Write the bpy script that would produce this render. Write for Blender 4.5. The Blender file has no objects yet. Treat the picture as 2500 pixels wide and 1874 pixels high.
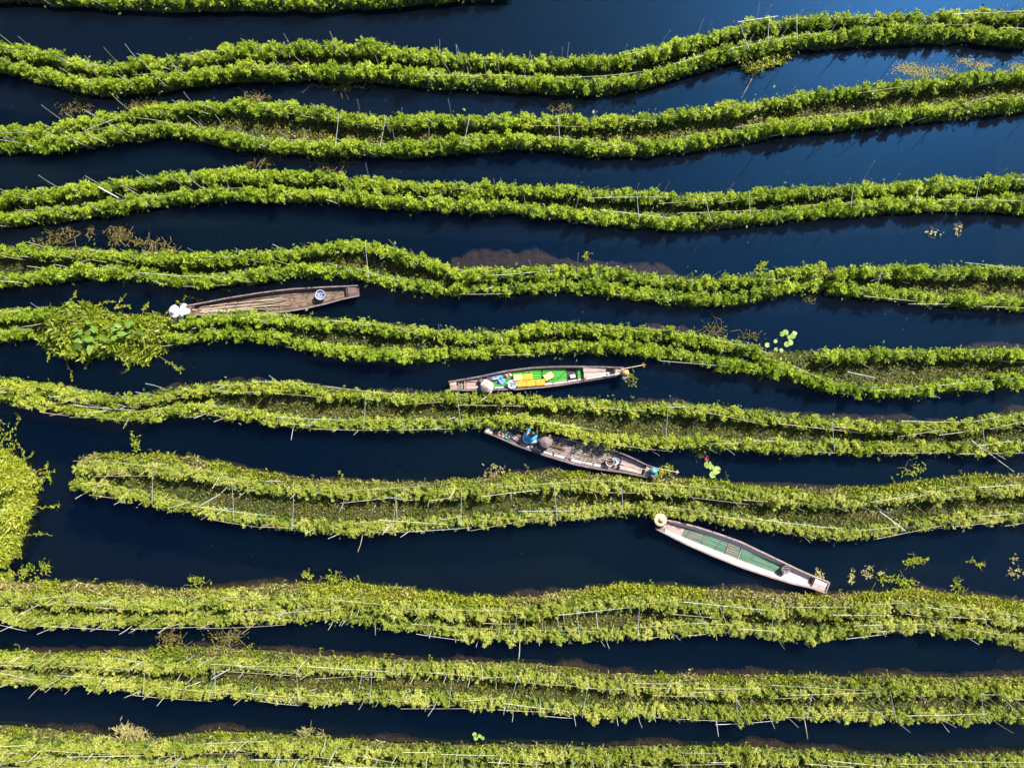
import bpy, bmesh, math, random
import numpy as np
from mathutils import Vector, Matrix
random.seed(7); RNG = np.random.default_rng(11)
R = math.radians
scene = bpy.context.scene
COL = scene.collection

# ------------------------------------------------------------------ camera, sky, sun, exposure
H = 29.5            # drone height above the water, metres
S = 0.0155          # metres per photo pixel on the water
cam_d = bpy.data.cameras.new('camera'); cam = bpy.data.objects.new('camera', cam_d); COL.objects.link(cam)
cam.location = (0, 0, H); cam.rotation_euler = (0, 0, 0)
cam_d.sensor_width = 36; cam_d.lens = 18 * H / (1250 * S); cam_d.clip_end = 2000
scene.camera = cam
SUN_EL, SUN_AZ = R(46), R(42)      # azimuth clockwise from +Y (towards image right)
world = bpy.data.worlds.new('World'); scene.world = world; world.use_nodes = True
wn = world.node_tree.nodes; wl = world.node_tree.links
sky = wn.new('ShaderNodeTexSky'); sky.sky_type = 'NISHITA'; sky.sun_disc = False
sky.sun_elevation = SUN_EL; sky.sun_rotation = SUN_AZ
sky.air_density = 1.0; sky.dust_density = 0.8; sky.ozone_density = 2.5
wl.new(sky.outputs[0], wn['Background'].inputs[0]); wn['Background'].inputs[1].default_value = 0.08
sd = bpy.data.lights.new('sun', 'SUN'); sun = bpy.data.objects.new('sun', sd); COL.objects.link(sun)
sd.energy = 5.0; sd.angle = R(0.53); sd.color = (1.0, 0.95, 0.85)
sdir = Vector((math.sin(SUN_AZ) * math.cos(SUN_EL), math.cos(SUN_AZ) * math.cos(SUN_EL), math.sin(SUN_EL)))
sun.rotation_euler = sdir.to_track_quat('Z', 'Y').to_euler(); sun.location = sdir * 60
vs = scene.view_settings
vs.view_transform = 'Standard'; vs.look = 'None'; vs.gamma = 1.0; vs.use_curve_mapping = False
vs.exposure = 1.4
scene.cycles.max_bounces = 6; scene.cycles.transparent_max_bounces = 8
scene.cycles.caustics_reflective = False; scene.cycles.caustics_refractive = False

# ------------------------------------------------------------------ helpers
def P(px, py, z=0.0):
    """photo pixel -> world point at height z"""
    k = S * (H - z) / H
    return np.array([(px - 1250) * k, (937 - py) * k, z])
TILE = {1: (0, 0), 2: (1250, 0), 3: (0, 400), 4: (1250, 400), 5: (0, 870), 6: (1250, 870), 7: (0, 1370), 8: (1250, 1370)}
TS = 1250 / 2212
def T(k, *xy):
    ox, oy = TILE[k]
    return [(ox + xy[i] * TS, oy + xy[i + 1] * TS) for i in range(0, len(xy), 2)]

ORG = {}     # world origin of every object made here
def link(o, parent, w):
    COL.objects.link(o); w = np.array(w, float); ORG[o.name] = w
    if parent is not None:
        o.parent = parent; w = w - ORG[parent.name]
    o.location = w
    return o
def tag(o, label=None, cat=None, group=None, kind=None):
    if label: o['label'] = label
    if cat: o['category'] = cat
    if group: o['group'] = group
    if kind: o['kind'] = kind
    return o
def thing(name, w, label, cat, group=None):
    o = bpy.data.objects.new(name, None); o.empty_display_size = 0.2
    link(o, None, w); return tag(o, label, cat, group)
def mk_mesh(name, V, F, mats, mi=None, smooth=False, grain=None):
    m = bpy.data.meshes.new(name)
    V = np.asarray(V, np.float32)
    if isinstance(F, np.ndarray):
        n, k = F.shape
        m.vertices.add(len(V)); m.vertices.foreach_set('co', V.ravel())
        m.loops.add(n * k); m.loops.foreach_set('vertex_index', F.astype(np.int32).ravel())
        m.polygons.add(n); m.polygons.foreach_set('loop_start', np.arange(0, n * k, k, dtype=np.int32))
        m.update(calc_edges=True)
    else:
        m.from_pydata(V.tolist(), [], [list(f) for f in F]); m.update()
    if not isinstance(mats, (list, tuple)): mats = [mats]
    for x in mats: m.materials.append(x)
    if mi is not None: m.polygons.foreach_set('material_index', np.asarray(mi, np.int32))
    if smooth: m.polygons.foreach_set('use_smooth', np.ones(len(m.polygons), bool))
    if grain is not None:
        a = m.attributes.new('grain', 'FLOAT_VECTOR', 'POINT'); a.data.foreach_set('vector', np.asarray(grain, np.float32).ravel())
    return m
def obj(name, V, F, mat, parent=None, org=None, smooth=False, grain=None, mi=None):
    """mesh object from world-space vertices"""
    V = np.asarray(V, float)
    if org is None: org = ORG[parent.name] if parent is not None else np.array([V[:, 0].mean(), V[:, 1].mean(), V[:, 2].min()])
    m = mk_mesh(name, V - org, F, mat, mi, smooth, V if grain is None else grain)
    return link(bpy.data.objects.new(name, m), parent, org)
def inst(name, mesh, parent, w, rz=0.0, sc=1.0, rx=0.0, ry=0.0):
    o = bpy.data.objects.new(name, mesh); link(o, parent, w)
    o.rotation_euler = (rx, ry, rz); o.scale = (sc, sc, sc) if np.isscalar(sc) else sc
    return o

def tube(pts, r, n=6, cap=True):
    pts = np.asarray(pts, float); m = len(pts)
    rr = np.full(m, r) if np.isscalar(r) else np.asarray(r, float)
    tg = np.gradient(pts, axis=0); tg /= np.linalg.norm(tg, axis=1)[:, None] + 1e-9
    ref = np.array([0, 0, 1.0]) if abs(tg[:, 2]).mean() < 0.8 else np.array([1.0, 0, 0])
    a = np.cross(tg, ref); a /= np.linalg.norm(a, axis=1)[:, None] + 1e-9
    b = np.cross(tg, a)
    th = np.arange(n) * 2 * math.pi / n
    V = (pts[:, None, :] + rr[:, None, None] * (np.cos(th)[None, :, None] * a[:, None, :] + np.sin(th)[None, :, None] * b[:, None, :])).reshape(-1, 3)
    F = []
    for i in range(m - 1):
        for j in range(n):
            k = (j + 1) % n
            F.append((i * n + j, i * n + k, (i + 1) * n + k, (i + 1) * n + j))
    if cap: F.append(tuple(range(n))[::-1]); F.append(tuple(range((m - 1) * n, m * n)))
    return V, F
def lathe(prof, n=20, close=True):
    """prof: (r, z) list -> surface of revolution round the z axis"""
    th = np.arange(n) * 2 * math.pi / n
    V = np.array([[r * math.cos(t), r * math.sin(t), z] for r, z in prof for t in th]); F = []
    for i in range(len(prof) - 1):
        for j in range(n):
            k = (j + 1) % n
            F.append((i * n + j, i * n + k, (i + 1) * n + k, (i + 1) * n + j))
    return V, F
def box(c, size, rz=0.0, bev=0.0, tilt=(0, 0)):
    bm = bmesh.new(); bmesh.ops.create_cube(bm, size=1.0)
    for v in bm.verts: v.co = Vector((v.co.x * size[0], v.co.y * size[1], v.co.z * size[2]))
    if bev: bmesh.ops.bevel(bm, geom=bm.edges[:], offset=bev, segments=2, affect='EDGES')
    M = Matrix.Translation(Vector(c)) @ Matrix.Rotation(rz, 4, 'Z') @ Matrix.Rotation(tilt[0], 4, 'X') @ Matrix.Rotation(tilt[1], 4, 'Y')
    bm.transform(M); bm.verts.index_update()
    V = np.array([v.co[:] for v in bm.verts]); F = [tuple(v.index for v in f.verts) for f in bm.faces]; bm.free()
    return V, F
def join(parts):
    V, F, o = [], [], 0
    for v, f in parts:
        V.append(np.asarray(v)); F += [tuple(i + o for i in q) for q in f]; o += len(v)
    return np.vstack(V), F

# ------------------------------------------------------------------ materials
def mat_new(name):
    m = bpy.data.materials.new(name); m.use_nodes = True
    nt = m.node_tree; nt.nodes.clear()
    out = nt.nodes.new('ShaderNodeOutputMaterial')
    return m, nt, out
def ramp(nt, stops):
    r = nt.nodes.new('ShaderNodeValToRGB'); e = r.color_ramp.elements
    while len(e) < len(stops): e.new(0.5)
    for i, (p, c) in enumerate(stops): e[i].position = p; e[i].color = (*c, 1)
    return r
def leaf_mat(name, c0, c1, c2, trans=0.42):
    m, nt, out = mat_new(name); N = nt.nodes.new; L = nt.links.new
    geo = N('ShaderNodeNewGeometry'); oi = N('ShaderNodeObjectInfo')
    mx = N('ShaderNodeMath'); mx.operation = 'MULTIPLY_ADD'; mx.inputs[1].default_value = 0.6
    sc = N('ShaderNodeMath'); sc.operation = 'MULTIPLY'; sc.inputs[1].default_value = 0.4
    pn = N('ShaderNodeTexNoise'); pn.inputs['Scale'].default_value = 0.55; pn.inputs['Detail'].default_value = 3; L(geo.outputs['Position'], pn.inputs['Vector'])
    pm = N('ShaderNodeMapRange'); pm.inputs[1].default_value = 0.35; pm.inputs[2].default_value = 0.65; pm.inputs[3].default_value = -0.12; pm.inputs[4].default_value = 0.16; L(pn.outputs[0], pm.inputs[0])
    pa = N('ShaderNodeMath'); pa.operation = 'ADD'; L(sc.outputs[0], pa.inputs[0]); L(pm.outputs[0], pa.inputs[1])
    L(oi.outputs['Random'], sc.inputs[0]); L(geo.outputs['Random Per Island'], mx.inputs[0]); L(pa.outputs[0], mx.inputs[2])
    rp = ramp(nt, [(0.0, c0), (0.5, c1), (0.9, c2)]); L(mx.outputs[0], rp.inputs[0])
    d = N('ShaderNodeBsdfDiffuse'); t = N('ShaderNodeBsdfTranslucent'); g = N('ShaderNodeBsdfGlossy'); g.inputs['Roughness'].default_value = 0.45
    tc = N('ShaderNodeMix'); tc.data_type = 'RGBA'; tc.blend_type = 'MULTIPLY'; tc.inputs[0].default_value = 1
    L(rp.outputs[0], tc.inputs[6]); tc.inputs[7].default_value = (1.25, 1.15, 0.45, 1)
    L(rp.outputs[0], d.inputs[0]); L(tc.outputs[2], t.inputs[0])
    m1 = N('ShaderNodeMixShader'); m1.inputs[0].default_value = trans; L(d.outputs[0], m1.inputs[1]); L(t.outputs[0], m1.inputs[2])
    m2 = N('ShaderNodeMixShader'); m2.inputs[0].default_value = 0.02; L(m1.outputs[0], m2.inputs[1]); L(g.outputs[0], m2.inputs[2])
    L(m2.outputs[0], out.inputs[0]); return m
def wood_mat(name, c0, c1, scale=(2.5, 40, 40), rough=0.75, wear=None, wear_amt=0.5):
    """streaky grain along the first axis of the 'grain' attribute"""
    m, nt, out = mat_new(name); N = nt.nodes.new; L = nt.links.new
    at = N('ShaderNodeAttribute'); at.attribute_name = 'grain'
    mp = N('ShaderNodeMapping'); mp.inputs['Scale'].default_value = scale; L(at.outputs['Vector'], mp.inputs[0])
    oi = N('ShaderNodeObjectInfo'); ad = N('ShaderNodeVectorMath'); ad.operation = 'ADD'
    ml = N('ShaderNodeMath'); ml.operation = 'MULTIPLY'; ml.inputs[1].default_value = 37.0; L(oi.outputs['Random'], ml.inputs[0])
    L(mp.outputs[0], ad.inputs[0]); L(ml.outputs[0], ad.inputs[1])
    nz = N('ShaderNodeTexNoise'); nz.inputs['Scale'].default_value = 1.0; nz.inputs['Detail'].default_value = 5; L(ad.outputs[0], nz.inputs['Vector'])
    rp = ramp(nt, [(0.3, c0), (0.7, c1)]); L(nz.outputs[0], rp.inputs[0])
    hv = N('ShaderNodeHueSaturation'); L(rp.outputs[0], hv.inputs['Color'])
    vm = N('ShaderNodeMapRange'); vm.inputs[3].default_value = 0.7; vm.inputs[4].default_value = 1.25; L(oi.outputs['Random'], vm.inputs[0]); L(vm.outputs[0], hv.inputs['Value'])
    col = hv.outputs[0]
    if wear:
        n2 = N('ShaderNodeTexNoise'); n2.inputs['Scale'].default_value = 6; n2.inputs['Detail'].default_value = 8; n2.inputs['Roughness'].default_value = 0.7; L(at.outputs['Vector'], n2.inputs['Vector'])
        r2 = ramp(nt, [(0.45, (0, 0, 0)), (0.62, (wear_amt,) * 3)]); L(n2.outputs[0], r2.inputs[0])
        mx = N('ShaderNodeMix'); mx.data_type = 'RGBA'; L(r2.outputs[0], mx.inputs[0]); L(col, mx.inputs[6]); mx.inputs[7].default_value = (*wear, 1); col = mx.outputs[2]
    b = N('ShaderNodeBsdfPrincipled'); b.inputs['Roughness'].default_value = rough; L(col, b.inputs['Base Color'])
    bp = N('ShaderNodeBump'); bp.inputs['Strength'].default_value = 0.5; bp.inputs['Distance'].default_value = 0.01; L(nz.outputs[0], bp.inputs['Height']); L(bp.outputs[0], b.inputs['Normal'])
    L(b.outputs[0], out.inputs[0]); return m
def plain_mat(name, c, rough=0.6, var=0.25, scale=12, metal=0.0, c2=None):
    m, nt, out = mat_new(name); N = nt.nodes.new; L = nt.links.new
    tc = N('ShaderNodeTexCoord'); nz = N('ShaderNodeTexNoise'); nz.inputs['Scale'].default_value = scale; nz.inputs['Detail'].default_value = 6; L(tc.outputs['Object'], nz.inputs['Vector'])
    lo = tuple(x * (1 - var) for x in c); hi = c2 if c2 else tuple(min(1, x * (1 + var)) for x in c)
    rp = ramp(nt, [(0.35, lo), (0.65, hi)]); L(nz.outputs[0], rp.inputs[0])
    b = N('ShaderNodeBsdfPrincipled'); b.inputs['Roughness'].default_value = rough; b.inputs['Metallic'].default_value = metal; L(rp.outputs[0], b.inputs['Base Color'])
    L(b.outputs[0], out.inputs[0]); return m
def checker_mat(name, c0, c1, scale):
    """woven or printed cloth: irregular two-colour blotches"""
    m, nt, out = mat_new(name); N = nt.nodes.new; L = nt.links.new
    tc = N('ShaderNodeTexCoord'); nz = N('ShaderNodeTexNoise'); nz.inputs['Scale'].default_value = scale; nz.inputs['Distortion'].default_value = 2.5; L(tc.outputs['Object'], nz.inputs['Vector'])
    rp = ramp(nt, [(0.42, c0), (0.48, c1)]); L(nz.outputs[0], rp.inputs[0])
    b = N('ShaderNodeBsdfPrincipled'); b.inputs['Roughness'].default_value = 0.8; L(rp.outputs[0], b.inputs['Base Color']); L(b.outputs[0], out.inputs[0]); return m

M = {}
M['leaf_a'] = leaf_mat('tomato_leaf_fresh', (0.10, 0.17, 0.005), (0.25, 0.35, 0.013), (0.42, 0.50, 0.045))
M['leaf_b'] = leaf_mat('tomato_leaf_pale', (0.125, 0.18, 0.008), (0.29, 0.36, 0.024), (0.48, 0.515, 0.075))
M['leaf_c'] = leaf_mat('tomato_leaf_grey_green', (0.14, 0.185, 0.012), (0.315, 0.37, 0.040), (0.54, 0.54, 0.14))
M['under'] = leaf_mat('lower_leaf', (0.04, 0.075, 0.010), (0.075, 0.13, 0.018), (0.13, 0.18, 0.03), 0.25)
M['weed'] = leaf_mat('water_weed_leaf', (0.115, 0.16, 0.005), (0.25, 0.31, 0.010), (0.40, 0.44, 0.035))
M['cover'] = leaf_mat('ground_cover_leaf', (0.055, 0.075, 0.004), (0.12, 0.135, 0.010), (0.25, 0.20, 0.03), 0.25)
M['straw'] = leaf_mat('dry_grass', (0.20, 0.20, 0.06), (0.36, 0.32, 0.12), (0.52, 0.43, 0.22), 0.25)
M['taro'] = leaf_mat('broad_leaf', (0.075, 0.15, 0.015), (0.13, 0.225, 0.03), (0.21, 0.30, 0.06), 0.3)
M['lily'] = leaf_mat('lily_pad', (0.11, 0.19, 0.03), (0.19, 0.27, 0.06), (0.29, 0.34, 0.12), 0.1)
M['rot'] = leaf_mat('rotting_weed', (0.05, 0.045, 0.012), (0.10, 0.09, 0.02), (0.20, 0.17, 0.04), 0.15)
M['stem'] = plain_mat('plant_stem', (0.14, 0.13, 0.03), 0.7)
M['vine'] = plain_mat('vine_stem', (0.16, 0.10, 0.04), 0.7)
M['bamboo'] = wood_mat('dry_bamboo', (0.20, 0.155, 0.095), (0.46, 0.38, 0.27), (3, 30, 30), 0.55)
M['bamboo_grey'] = wood_mat('bleached_bamboo', (0.26, 0.25, 0.24), (0.55, 0.54, 0.51), (3, 30, 30), 0.55)
M['tie'] = plain_mat('bleached_cane', (0.26, 0.29, 0.31), 0.5)
def soil_mat():
    m, nt, out = mat_new('peat_and_moss'); N = nt.nodes.new; L = nt.links.new
    tc = N('ShaderNodeNewGeometry'); n1 = N('ShaderNodeTexNoise'); n1.inputs['Scale'].default_value = 1.3; n1.inputs['Detail'].default_value = 8; n1.inputs['Roughness'].default_value = 0.7; L(tc.outputs['Position'], n1.inputs['Vector'])
    rp = ramp(nt, [(0.3, (0.014, 0.017, 0.004)), (0.5, (0.034, 0.040, 0.007)), (0.75, (0.080, 0.052, 0.020))]); L(n1.outputs[0], rp.inputs[0])
    n2 = N('ShaderNodeTexNoise'); n2.inputs['Scale'].default_value = 22; n2.inputs['Detail'].default_value = 6; L(tc.outputs['Position'], n2.inputs['Vector'])
    bp = N('ShaderNodeBump'); bp.inputs['Distance'].default_value = 0.06; L(n2.outputs[0], bp.inputs['Height'])
    b = N('ShaderNodeBsdfPrincipled'); b.inputs['Roughness'].default_value = 0.95; L(rp.outputs[0], b.inputs['Base Color']); L(bp.outputs[0], b.inputs['Normal']); L(b.outputs[0], out.inputs[0]); return m
M['soil'] = soil_mat()
def peat_mat():
    m, nt, out = mat_new('submerged_peat'); N = nt.nodes.new; L = nt.links.new
    geo = N('ShaderNodeNewGeometry'); n1 = N('ShaderNodeTexNoise'); n1.inputs['Scale'].default_value = 7; n1.inputs['Detail'].default_value = 8; n1.inputs['Roughness'].default_value = 0.75; L(geo.outputs['Position'], n1.inputs['Vector'])
    rp = ramp(nt, [(0.35, (0.08, 0.040, 0.014)), (0.55, (0.22, 0.105, 0.040)), (0.7, (0.34, 0.18, 0.08))]); L(n1.outputs[0], rp.inputs[0])
    b = N('ShaderNodeBsdfPrincipled'); b.inputs['Roughness'].default_value = 1.0; L(rp.outputs[0], b.inputs['Base Color'])
    at = N('ShaderNodeAttribute'); at.attribute_name = 'grain'; sx = N('ShaderNodeSeparateXYZ'); L(at.outputs['Vector'], sx.inputs[0])
    n2 = N('ShaderNodeTexNoise'); n2.inputs['Scale'].default_value = 11; n2.inputs['Detail'].default_value = 6; n2.inputs['Roughness'].default_value = 0.7; L(geo.outputs['Position'], n2.inputs['Vector'])
    sb = N('ShaderNodeMath'); sb.operation = 'MULTIPLY_ADD'; sb.inputs[1].default_value = 0.50; L(sx.outputs[0], sb.inputs[0]); L(n2.outputs[0], sb.inputs[2])
    mr = N('ShaderNodeMapRange'); mr.inputs[1].default_value = 0.84; mr.inputs[2].default_value = 1.06; mr.inputs[3].default_value = 0.0; mr.inputs[4].default_value = 1.0; L(sb.outputs[0], mr.inputs[0])
    tr = N('ShaderNodeBsdfTransparent'); mx = N('ShaderNodeMixShader'); L(mr.outputs[0], mx.inputs[0]); L(b.outputs[0], mx.inputs[1]); L(tr.outputs[0], mx.inputs[2]); L(mx.outputs[0], out.inputs[0]); return m
M['peat'] = peat_mat()
# water: clear surface over a dark lake, sky mirrored by Fresnel
def water_mat():
    m, nt, out = mat_new('lake_water'); N = nt.nodes.new; L = nt.links.new
    geo = N('ShaderNodeNewGeometry')
    n1 = N('ShaderNodeTexNoise'); n1.inputs['Scale'].default_value = 5.0; n1.inputs['Detail'].default_value = 3; L(geo.outputs['Position'], n1.inputs['Vector'])
    bp = N('ShaderNodeBump'); bp.inputs['Strength'].default_value = 0.12; bp.inputs['Distance'].default_value = 0.01; L(n1.outputs[0], bp.inputs['Height'])
    fr = N('ShaderNodeFresnel'); fr.inputs['IOR'].default_value = 1.34
    tr = N('ShaderNodeBsdfTransparent'); tr.inputs[0].default_value = (0.62, 0.70, 0.72, 1)
    gl = N('ShaderNodeBsdfGlossy'); gl.inputs['Roughness'].default_value = 0.03; L(bp.outputs[0], gl.inputs['Normal'])
    g2 = N('ShaderNodeBsdfGlossy'); g2.inputs['Color'].default_value = (0.07, 0.36, 1.0, 1); g2.inputs['Roughness'].default_value = 0.39          # broad sheen tinted blue, sky glow put into the water's colour
    gm = N('ShaderNodeMixShader'); gm.inputs[0].default_value = 0.68; L(gl.outputs[0], gm.inputs[1]); L(g2.outputs[0], gm.inputs[2])
    # murk: light scattered back out of the water body, soft over about a metre
    bd = N('ShaderNodeSubsurfaceScattering'); bd.falloff = 'BURLEY'; bd.inputs['Color'].default_value = (0.0008, 0.0046, 0.0105, 1)
    n3 = N('ShaderNodeTexNoise'); n3.inputs['Scale'].default_value = 0.09; n3.inputs['Detail'].default_value = 4; L(geo.outputs['Position'], n3.inputs['Vector'])
    r3 = ramp(nt, [(0.35, (0.0006, 0.0036, 0.0105)), (0.62, (0.0022, 0.0062, 0.0086))]); L(n3.outputs[0], r3.inputs[0]); L(r3.outputs[0], bd.inputs['Color'])
    bd.inputs['Scale'].default_value = 1.0; bd.inputs['Radius'].default_value = (0.8, 1.1, 1.4)
    mk = N('ShaderNodeMixShader'); mk.inputs[0].default_value = 0.5; L(tr.outputs[0], mk.inputs[1]); L(bd.outputs[0], mk.inputs[2])
    mx = N('ShaderNodeMixShader'); L(fr.outputs[0], mx.inputs[0]); L(mk.outputs[0], mx.inputs[1]); L(gm.outputs[0], mx.inputs[2])
    L(mx.outputs[0], out.inputs[0]); return m
M['water'] = water_mat()
M['lakebed'] = plain_mat('dark_lake_depth', (0.0002, 0.0004, 0.0009), 1.0, 0.15, 0.3)

# ------------------------------------------------------------------ the setting
V = np.array([[-300, -300, 0], [300, -300, 0], [300, 300, 0], [-300, 300, 0]], float)
tag(obj('lake_water', V, [(0, 1, 2, 3)], M['water'], org=np.zeros(3)), kind='structure')
tag(obj('lake_bed', V + [0, 0, -2.4], [(0, 1, 2, 3)], M['lakebed'], org=np.array([0, 0, -2.4])), kind='structure')

# ------------------------------------------------------------------ leaves
def unit(a): return a / (np.linalg.norm(a, axis=-1, keepdims=True) + 1e-9)
def leaf_quads(c, ax, nrm, ln, wd, fold=0.25, rng=RNG):
    """rhombic folded leaves: base at c, axis ax, normal nrm"""
    ax = unit(ax); sd_ = unit(np.cross(nrm, ax)); n2 = np.cross(ax, sd_)
    ln = np.asarray(ln)[:, None]; wd = np.asarray(wd)[:, None]
    a = c; b = c + ax * ln * 0.45 + sd_ * wd * 0.5 + n2 * wd * fold
    d = c + ax * ln * 0.45 - sd_ * wd * 0.5 + n2 * wd * fold; e = c + ax * ln - n2 * ln * 0.12
    V = np.stack([a, d, e, b], axis=1).reshape(-1, 3)
    return V, np.arange(len(V)).reshape(-1, 4)
def quads_join(lst):
    V, F, o = [], [], 0
    for v, f in lst: V.append(v); F.append(f + o); o += len(v)
    return np.vstack(V), np.vstack(F)
def rand_dirs(n, zlo, zhi, rng):
    z = rng.uniform(zlo, zhi, n); t = rng.uniform(0, 2 * math.pi, n); r = np.sqrt(np.maximum(0, 1 - z * z))
    return np.stack([r * np.cos(t), r * np.sin(t), z], 1)
def stem_quads(pts_a, pts_b, w):
    """thin flat-ish stems as crossed quads"""
    d = pts_b - pts_a; s = unit(np.cross(d, np.array([0.3, 0.2, 1.0]))) * w
    V = np.stack([pts_a - s, pts_b - s, pts_b + s, pts_a + s], 1).reshape(-1, 3)
    return V, np.arange(len(V)).reshape(-1, 4)
def plant_mesh(seed, mat, hgt, rad, nclump, nleaf, llen, wide):
    rng = np.random.default_rng(seed); out = []; stems = []
    for k in range(nclump):
        t = rng.uniform(0, 2 * math.pi); rr = rad * math.sqrt(rng.uniform(0, 1))
        hz = hgt * (1 - 0.42 * (rr / rad) ** 2) * rng.uniform(0.72, 1.08)
        top = np.array([rr * math.cos(t) * 1.0, rr * math.sin(t), hz])
        base = np.array([rng.normal(0, 0.03), rng.normal(0, 0.03), 0.0])
        stems.append((base, top))
        n = nleaf
        up = rng.uniform(0, 1, n)                       # where along the shoot the leaf leaves it
        c = top - (top - base) * (up[:, None] ** 1.5) * 0.42
        d = rand_dirs(n, -0.35, 0.85, rng); d[:, 2] = d[:, 2] * 0.9 + 0.35 * (1 - up) ; d = unit(d)
        L = llen * rng.uniform(0.65, 1.2, n) * (0.75 + 0.35 * up)
        nrm = unit(np.array([0, 0, 1.0]) + 0.40 * rng.normal(size=(n, 3)))
        side = unit(np.cross(nrm, d)); nn = unit(np.cross(d, side))
        # five leaflets on one leaf stalk
        droop = rng.uniform(0.1, 0.5, n)[:, None] * np.array([0, 0, -1.0])
        for (s, sg, ang) in ((0.38, 1, 1.05), (0.38, -1, 1.05), (0.68, 1, 0.85), (0.68, -1, 0.85), (0.95, 0, 0.0)):
            pos = c + (d + droop * s) * (L * s)[:, None]
            ax = d * math.cos(ang) + side * sg * math.sin(ang) + droop * 0.6
            ll = L * (0.50 if sg else 0.58) * rng.uniform(0.8, 1.2, n)
            out.append(leaf_quads(pos, ax, nn + 0.25 * rng.normal(size=(n, 3)), ll, ll * wide, 0.2, rng))
        out.append(stem_quads(c, c + (d + droop * 0.8) * (L * 0.95)[:, None], 0.004))
    V, F = quads_join(out); nl = len(F)
    a = np.array([s[0] for s in stems]); b = np.array([s[1] for s in stems]); V2, F2 = stem_quads(a, b, 0.008)
    mi = np.concatenate([np.zeros(nl, int), np.ones(len(F2), int)])
    F = np.vstack([F, F2 + len(V)]); V = np.vstack([V, V2])
    return mk_mesh('crop_plant', V, F, [mat, M['stem']], mi)
PL = {
    'a': [plant_mesh(100 + i, M['leaf_a'], 0.80, 0.26, 11, 18, 0.108, 0.60) for i in range(16)],
    'b': [plant_mesh(200 + i, M['leaf_b'], 0.76, 0.26, 12, 17, 0.092, 0.58) for i in range(12)],
    'c': [plant_mesh(300 + i, M['leaf_c'], 0.74, 0.30, 16, 18, 0.078, 0.58) for i in range(12)],
}
def scatter_leaves(c, rng, llen, wide, zlo=0.0, zhi=0.8, tilt=0.6):
    n = len(c); d = rand_dirs(n, zlo, zhi, rng); L = llen * rng.uniform(0.6, 1.4, n)
    return leaf_quads(c, d, unit(np.array([0, 0, 1.0]) + tilt * rng.normal(size=(n, 3))), L, L * wide, 0.2, rng)

# ------------------------------------------------------------------ floating beds
def curve(pts, z, x0=None, x1=None, step=0.1):
    """traced photo points -> smooth world polyline at height z, resampled along x"""
    W = np.array([P(px, py, z) for px, py in pts]); W = W[np.argsort(W[:, 0])]
    a = W[0, 0] if x0 is None else x0; b = W[-1, 0] if x1 is None else x1
    xs = np.arange(a, b, step); ys = np.interp(xs, W[:, 0], W[:, 1])
    k = 7; pad = np.pad(ys, k, mode='reflect', reflect_type='odd')
    ker = np.hanning(2 * k + 3)[1:-1]; ys = np.convolve(pad, ker / ker.sum(), 'valid')
    return xs, ys
def noise1(xs, seed, wl=1.5):
    rng = np.random.default_rng(seed); g = rng.uniform(-1, 1, 400)
    t = (xs + 200) / wl; i = np.floor(t).astype(int) % 398; f = t - np.floor(t); f = f * f * (3 - 2 * f)
    return g[i] * (1 - f) + g[i + 1] * f
STAKES = []
for i in range(8):
    rng = np.random.default_rng(900 + i); t = np.linspace(0, 1, 4)
    b = rng.normal(0, 0.035, (2,))
    pts = np.stack([b[0] * np.sin(t * 3), b[1] * np.sin(t * 3), t], 1)
    v, f = tube(pts, np.linspace(0.0145, 0.009, 4), 5)
    g = np.stack([v[:, 2], v[:, 0], v[:, 1]], 1)
    STAKES.append(mk_mesh('stake', v, f, M['bamboo_grey'] if i % 3 else M['bamboo'], grain=g))
RUNNERS = []
for i in range(8):
    rng = np.random.default_rng(950 + i); t = np.linspace(0, 1, 6); bend = rng.normal(0, 0.12, 2)
    pts = np.stack([t * 0.34, bend[0] * np.sin(t * 2.5), bend[1] * 0.5 * t + 0.02], 1); v1, f1 = tube(pts, np.linspace(0.006, 0.003, 6), 4)
    c = np.stack([np.interp(np.linspace(0.15, 1, 11), t, pts[:, k]) for k in range(3)], 1); d = rand_dirs(11, 0, 0.6, rng); L = rng.uniform(0.04, 0.09, 11)
    v2, f2 = leaf_quads(c, d, rand_dirs(11, 0.3, 1, rng), L, L * (0.5 if i % 2 else 0.2)); RUNNERS.append(mk_mesh('stray_runner', np.vstack([v1, v2]), f1 + [tuple(q + len(v1)) for q in f2], [M['weed'] if i % 3 else M['straw'], M['vine']], [1] * len(f1) + [0] * len(f2)))
BEDS = {}
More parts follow.
